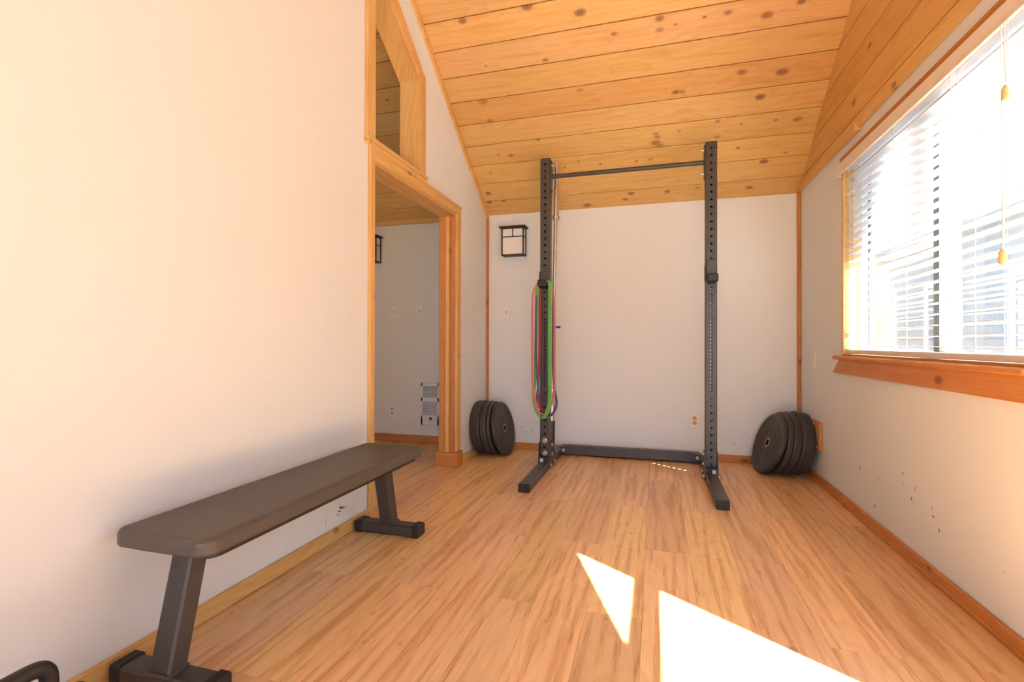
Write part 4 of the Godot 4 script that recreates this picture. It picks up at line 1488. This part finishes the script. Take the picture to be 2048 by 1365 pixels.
func build_wall_fittings():
	sconce("bronze box lamp with opal glass on the wall left of the rack", Vector3(-1.213, 1.848, ZB))
	sconce("bronze box lamp in the hall, half hidden by the door casing", Vector3(-2.672, 1.848, ZB))
	switch_plate("white light switch below the bronze lamp left of the rack", Vector3(-1.296, 1.228, ZB))
	switch_plate("white light switch in the hall, the one nearer the lamp", Vector3(-2.421, 1.248, ZB))
	switch_plate("white light switch in the hall above the heater", Vector3(-2.156, 1.246, ZB))
	outlet("beige double outlet on the back wall between the rack uprights", Vector3(0.305, 0.322, ZB), 0.0, M.beige)
	outlet("white double outlet low on the hall wall beside the heater", Vector3(-2.445, 0.293, ZB), 0.0, M.toggle)
	# blank plate on the right wall
	var bp := thing("cable_plate", "narrow white blank plate on the wall left of the window", "wall plate", Vector3(XR, 0.838, -3.957))
	var s := mb()
	box(s, Vector3(-0.003, 0, 0), Vector3(0.006, 0.12, 0.072), 0.002)
	obj("cover_plate", s, M.plastic, bp)
	s = mb()
	for y: float in [-0.042, 0.042]:
		cyl(s, Vector3(-0.006, y, 0), Vector3(-0.0068, y, 0), 0.0035, 8)
	obj("screw", s, M.toggle, bp)
	# outlet in a wooden surround on the right wall
	var o := thing("framed_outlet", "white outlet in a wooden box frame behind the corner plates", "outlet", Vector3(XR, 0.324, -3.88))
	s = mb()
	var hz := 0.095
	var hy := 0.094
	box(s, Vector3(-0.011, hy - 0.017, 0), Vector3(0.022, 0.034, 2 * hz), 0.003, Basis.IDENTITY, 2)
	box(s, Vector3(-0.011, -hy + 0.017, 0), Vector3(0.022, 0.034, 2 * hz), 0.003, Basis.IDENTITY, 2)
	for sg: float in [-1.0, 1.0]:
		box(s, Vector3(-0.011, 0, sg * (hz - 0.017)), Vector3(0.022, 2 * hy - 0.068, 0.034), 0.003, Basis.IDENTITY, 1)
	obj("wooden_frame", s, M.redwood, o)
	s = mb()
	box(s, Vector3(-0.004, 0, 0), Vector3(0.008, 0.118, 0.118), 0.002)
	obj("cover_plate", s, M.plastic, o)
	s = mb()
	for y: float in [-0.02, 0.02]:
		box(s, Vector3(-0.0085, y, 0), Vector3(0.002, 0.028, 0.03), 0.0008)
	obj("socket", s, M.plastic, o)
	# wall heater in the hall
	var h := thing("wall_heater", "white recessed electric wall heater with two grilles in the hall", "heater", Vector3(-2.04, 0.374, ZB))
	var W := 0.19
	s = mb()
	box(s, Vector3(0, 0.182, 0.012), Vector3(W, 0.036, 0.024), 0.004)
	box(s, Vector3(0, 0.042, 0.012), Vector3(W, 0.036, 0.024), 0.002)
	box(s, Vector3(0, -0.155, 0.012), Vector3(W, 0.09, 0.024), 0.004)
	for sg: float in [-1.0, 1.0]:
		box(s, Vector3(sg * (W / 2 - 0.011), 0.0, 0.012), Vector3(0.022, 0.40, 0.024), 0.003)
	obj("housing", s, M.heater, h)
	s = mb()
	box(s, Vector3(0, 0.03, 0.003), Vector3(W - 0.04, 0.28, 0.004))
	obj("core", s, M.heater_in, h)
	for i in 9:
		s = mb()
		box(s, Vector3(0, 0.155 - i * 0.0115, 0.015), Vector3(W - 0.042, 0.0052, 0.012), 0.001, Basis(Vector3.RIGHT, 0.5))
		obj("grille_slat", s, M.heater, h)
	for i in 12:
		s = mb()
		box(s, Vector3(0, 0.018 - i * 0.0113, 0.015), Vector3(W - 0.042, 0.0052, 0.012), 0.001, Basis(Vector3.RIGHT, 0.5))
		obj("grille_slat", s, M.heater, h)
	s = mb()
	cyl(s, Vector3(0.01, -0.135, 0.024), Vector3(0.01, -0.135, 0.04), 0.0135, 20, 0.003)
	obj("thermostat_knob", s, M.knob, h)

# ==================================================================== scuffs on the paint
func blot(s: SurfaceTool, c: Vector3, ax: Vector3, ay: Vector3, n: Vector3, rng: RandomNumberGenerator):
	var pts := []
	for i in 9:
		var an := TAU * i / 9
		var r := rng.randf_range(0.6, 1.0)
		pts.append(c + (ax * cos(an) + ay * sin(an)) * r)
	for i in 9:
		var j := (i + 1) % 9
		tri(s, c + n * 0.0006, pts[i] + n * 0.0006, pts[j] + n * 0.0006, n)
		tri(s, pts[i] + n * 0.0006, pts[j] + n * 0.0006, pts[i], (pts[i] - c).normalized())
		tri(s, pts[j] + n * 0.0006, pts[j], pts[i], (pts[i] - c).normalized())

func build_marks():
	var rng := RandomNumberGenerator.new()
	rng.seed = 3
	var wr := get_node("wall_right")
	var n := Vector3(-1, 0, 0)
	for q in [[0.27, -3.153, 0.004, 0.018, 1], [0.271, -2.918, 0.003, 0.017, 1], [0.12, -2.96, 0.006, 0.015, 1], [0.365, -2.655, 0.012, 0.008, 0], [0.319, -2.65, 0.012, 0.006, 0], [0.326, -2.546, 0.008, 0.012, 0], [0.273, -2.58, 0.006, 0.012, 1], [0.281, -2.413, 0.004, 0.014, 0], [0.253, -2.402, 0.014, 0.004, 2], [0.214, -2.359, 0.004, 0.012, 1], [0.215, -1.982, 0.008, 0.004, 0], [0.262, -2.561, 0.004, 0.007, 0]]:
		var s := mb()
		blot(s, Vector3(XR, q[0], q[1]), Vector3(0, -0.12 * q[2], q[2]), Vector3(0, q[3], 0.1 * q[3]), n, rng)
		obj("scuff_mark", s, [M.scuff_pale, M.scuff, M.scuff][q[4]], wr)
	var wl := get_node("wall_left")
	n = Vector3(1, 0, 0)
	for q in [[0.141, -2.122, 0.014, 0.008, 0], [0.137, -2.14, 0.015, 0.004, 0], [0.126, -2.112, 0.018, 0.003, 0], [0.132, -2.155, 0.012, 0.003, 1], [0.113, -2.10, 0.016, 0.0025, 1], [0.112, -2.006, 0.003, 0.024, 2]]:
		var s := mb()
		blot(s, Vector3(XL, q[0], q[1]), Vector3(0, 0.35 * q[2] * (1.0 if q[1] > -2.13 else -0.8), q[2]), Vector3(0, q[3], 0), n, rng)
		obj("scuff_mark", s, [M.scuff_dark, M.gasket, M.scuff_pale][q[4]], wl)
	var wb := get_node("wall_back")
	n = Vector3(0, 0, 1)
	for q in [[-1.228, 0.192, 0.02, 0.005], [-1.15, 0.197, 0.03, 0.005], [-1.06, 0.17, 0.008, 0.012], [0.762, 0.222, 0.02, 0.005], [0.69, 0.224, 0.012, 0.005], [0.719, 0.116, 0.01, 0.006], [0.602, 0.149, 0.014, 0.007], [0.554, 0.142, 0.01, 0.006]]:
		var s := mb()
		blot(s, Vector3(q[0], q[1], ZB), Vector3(q[2], 0, 0), Vector3(0, q[3], 0), n, rng)
		obj("scuff_mark", s, M.scuff_pale, wb)
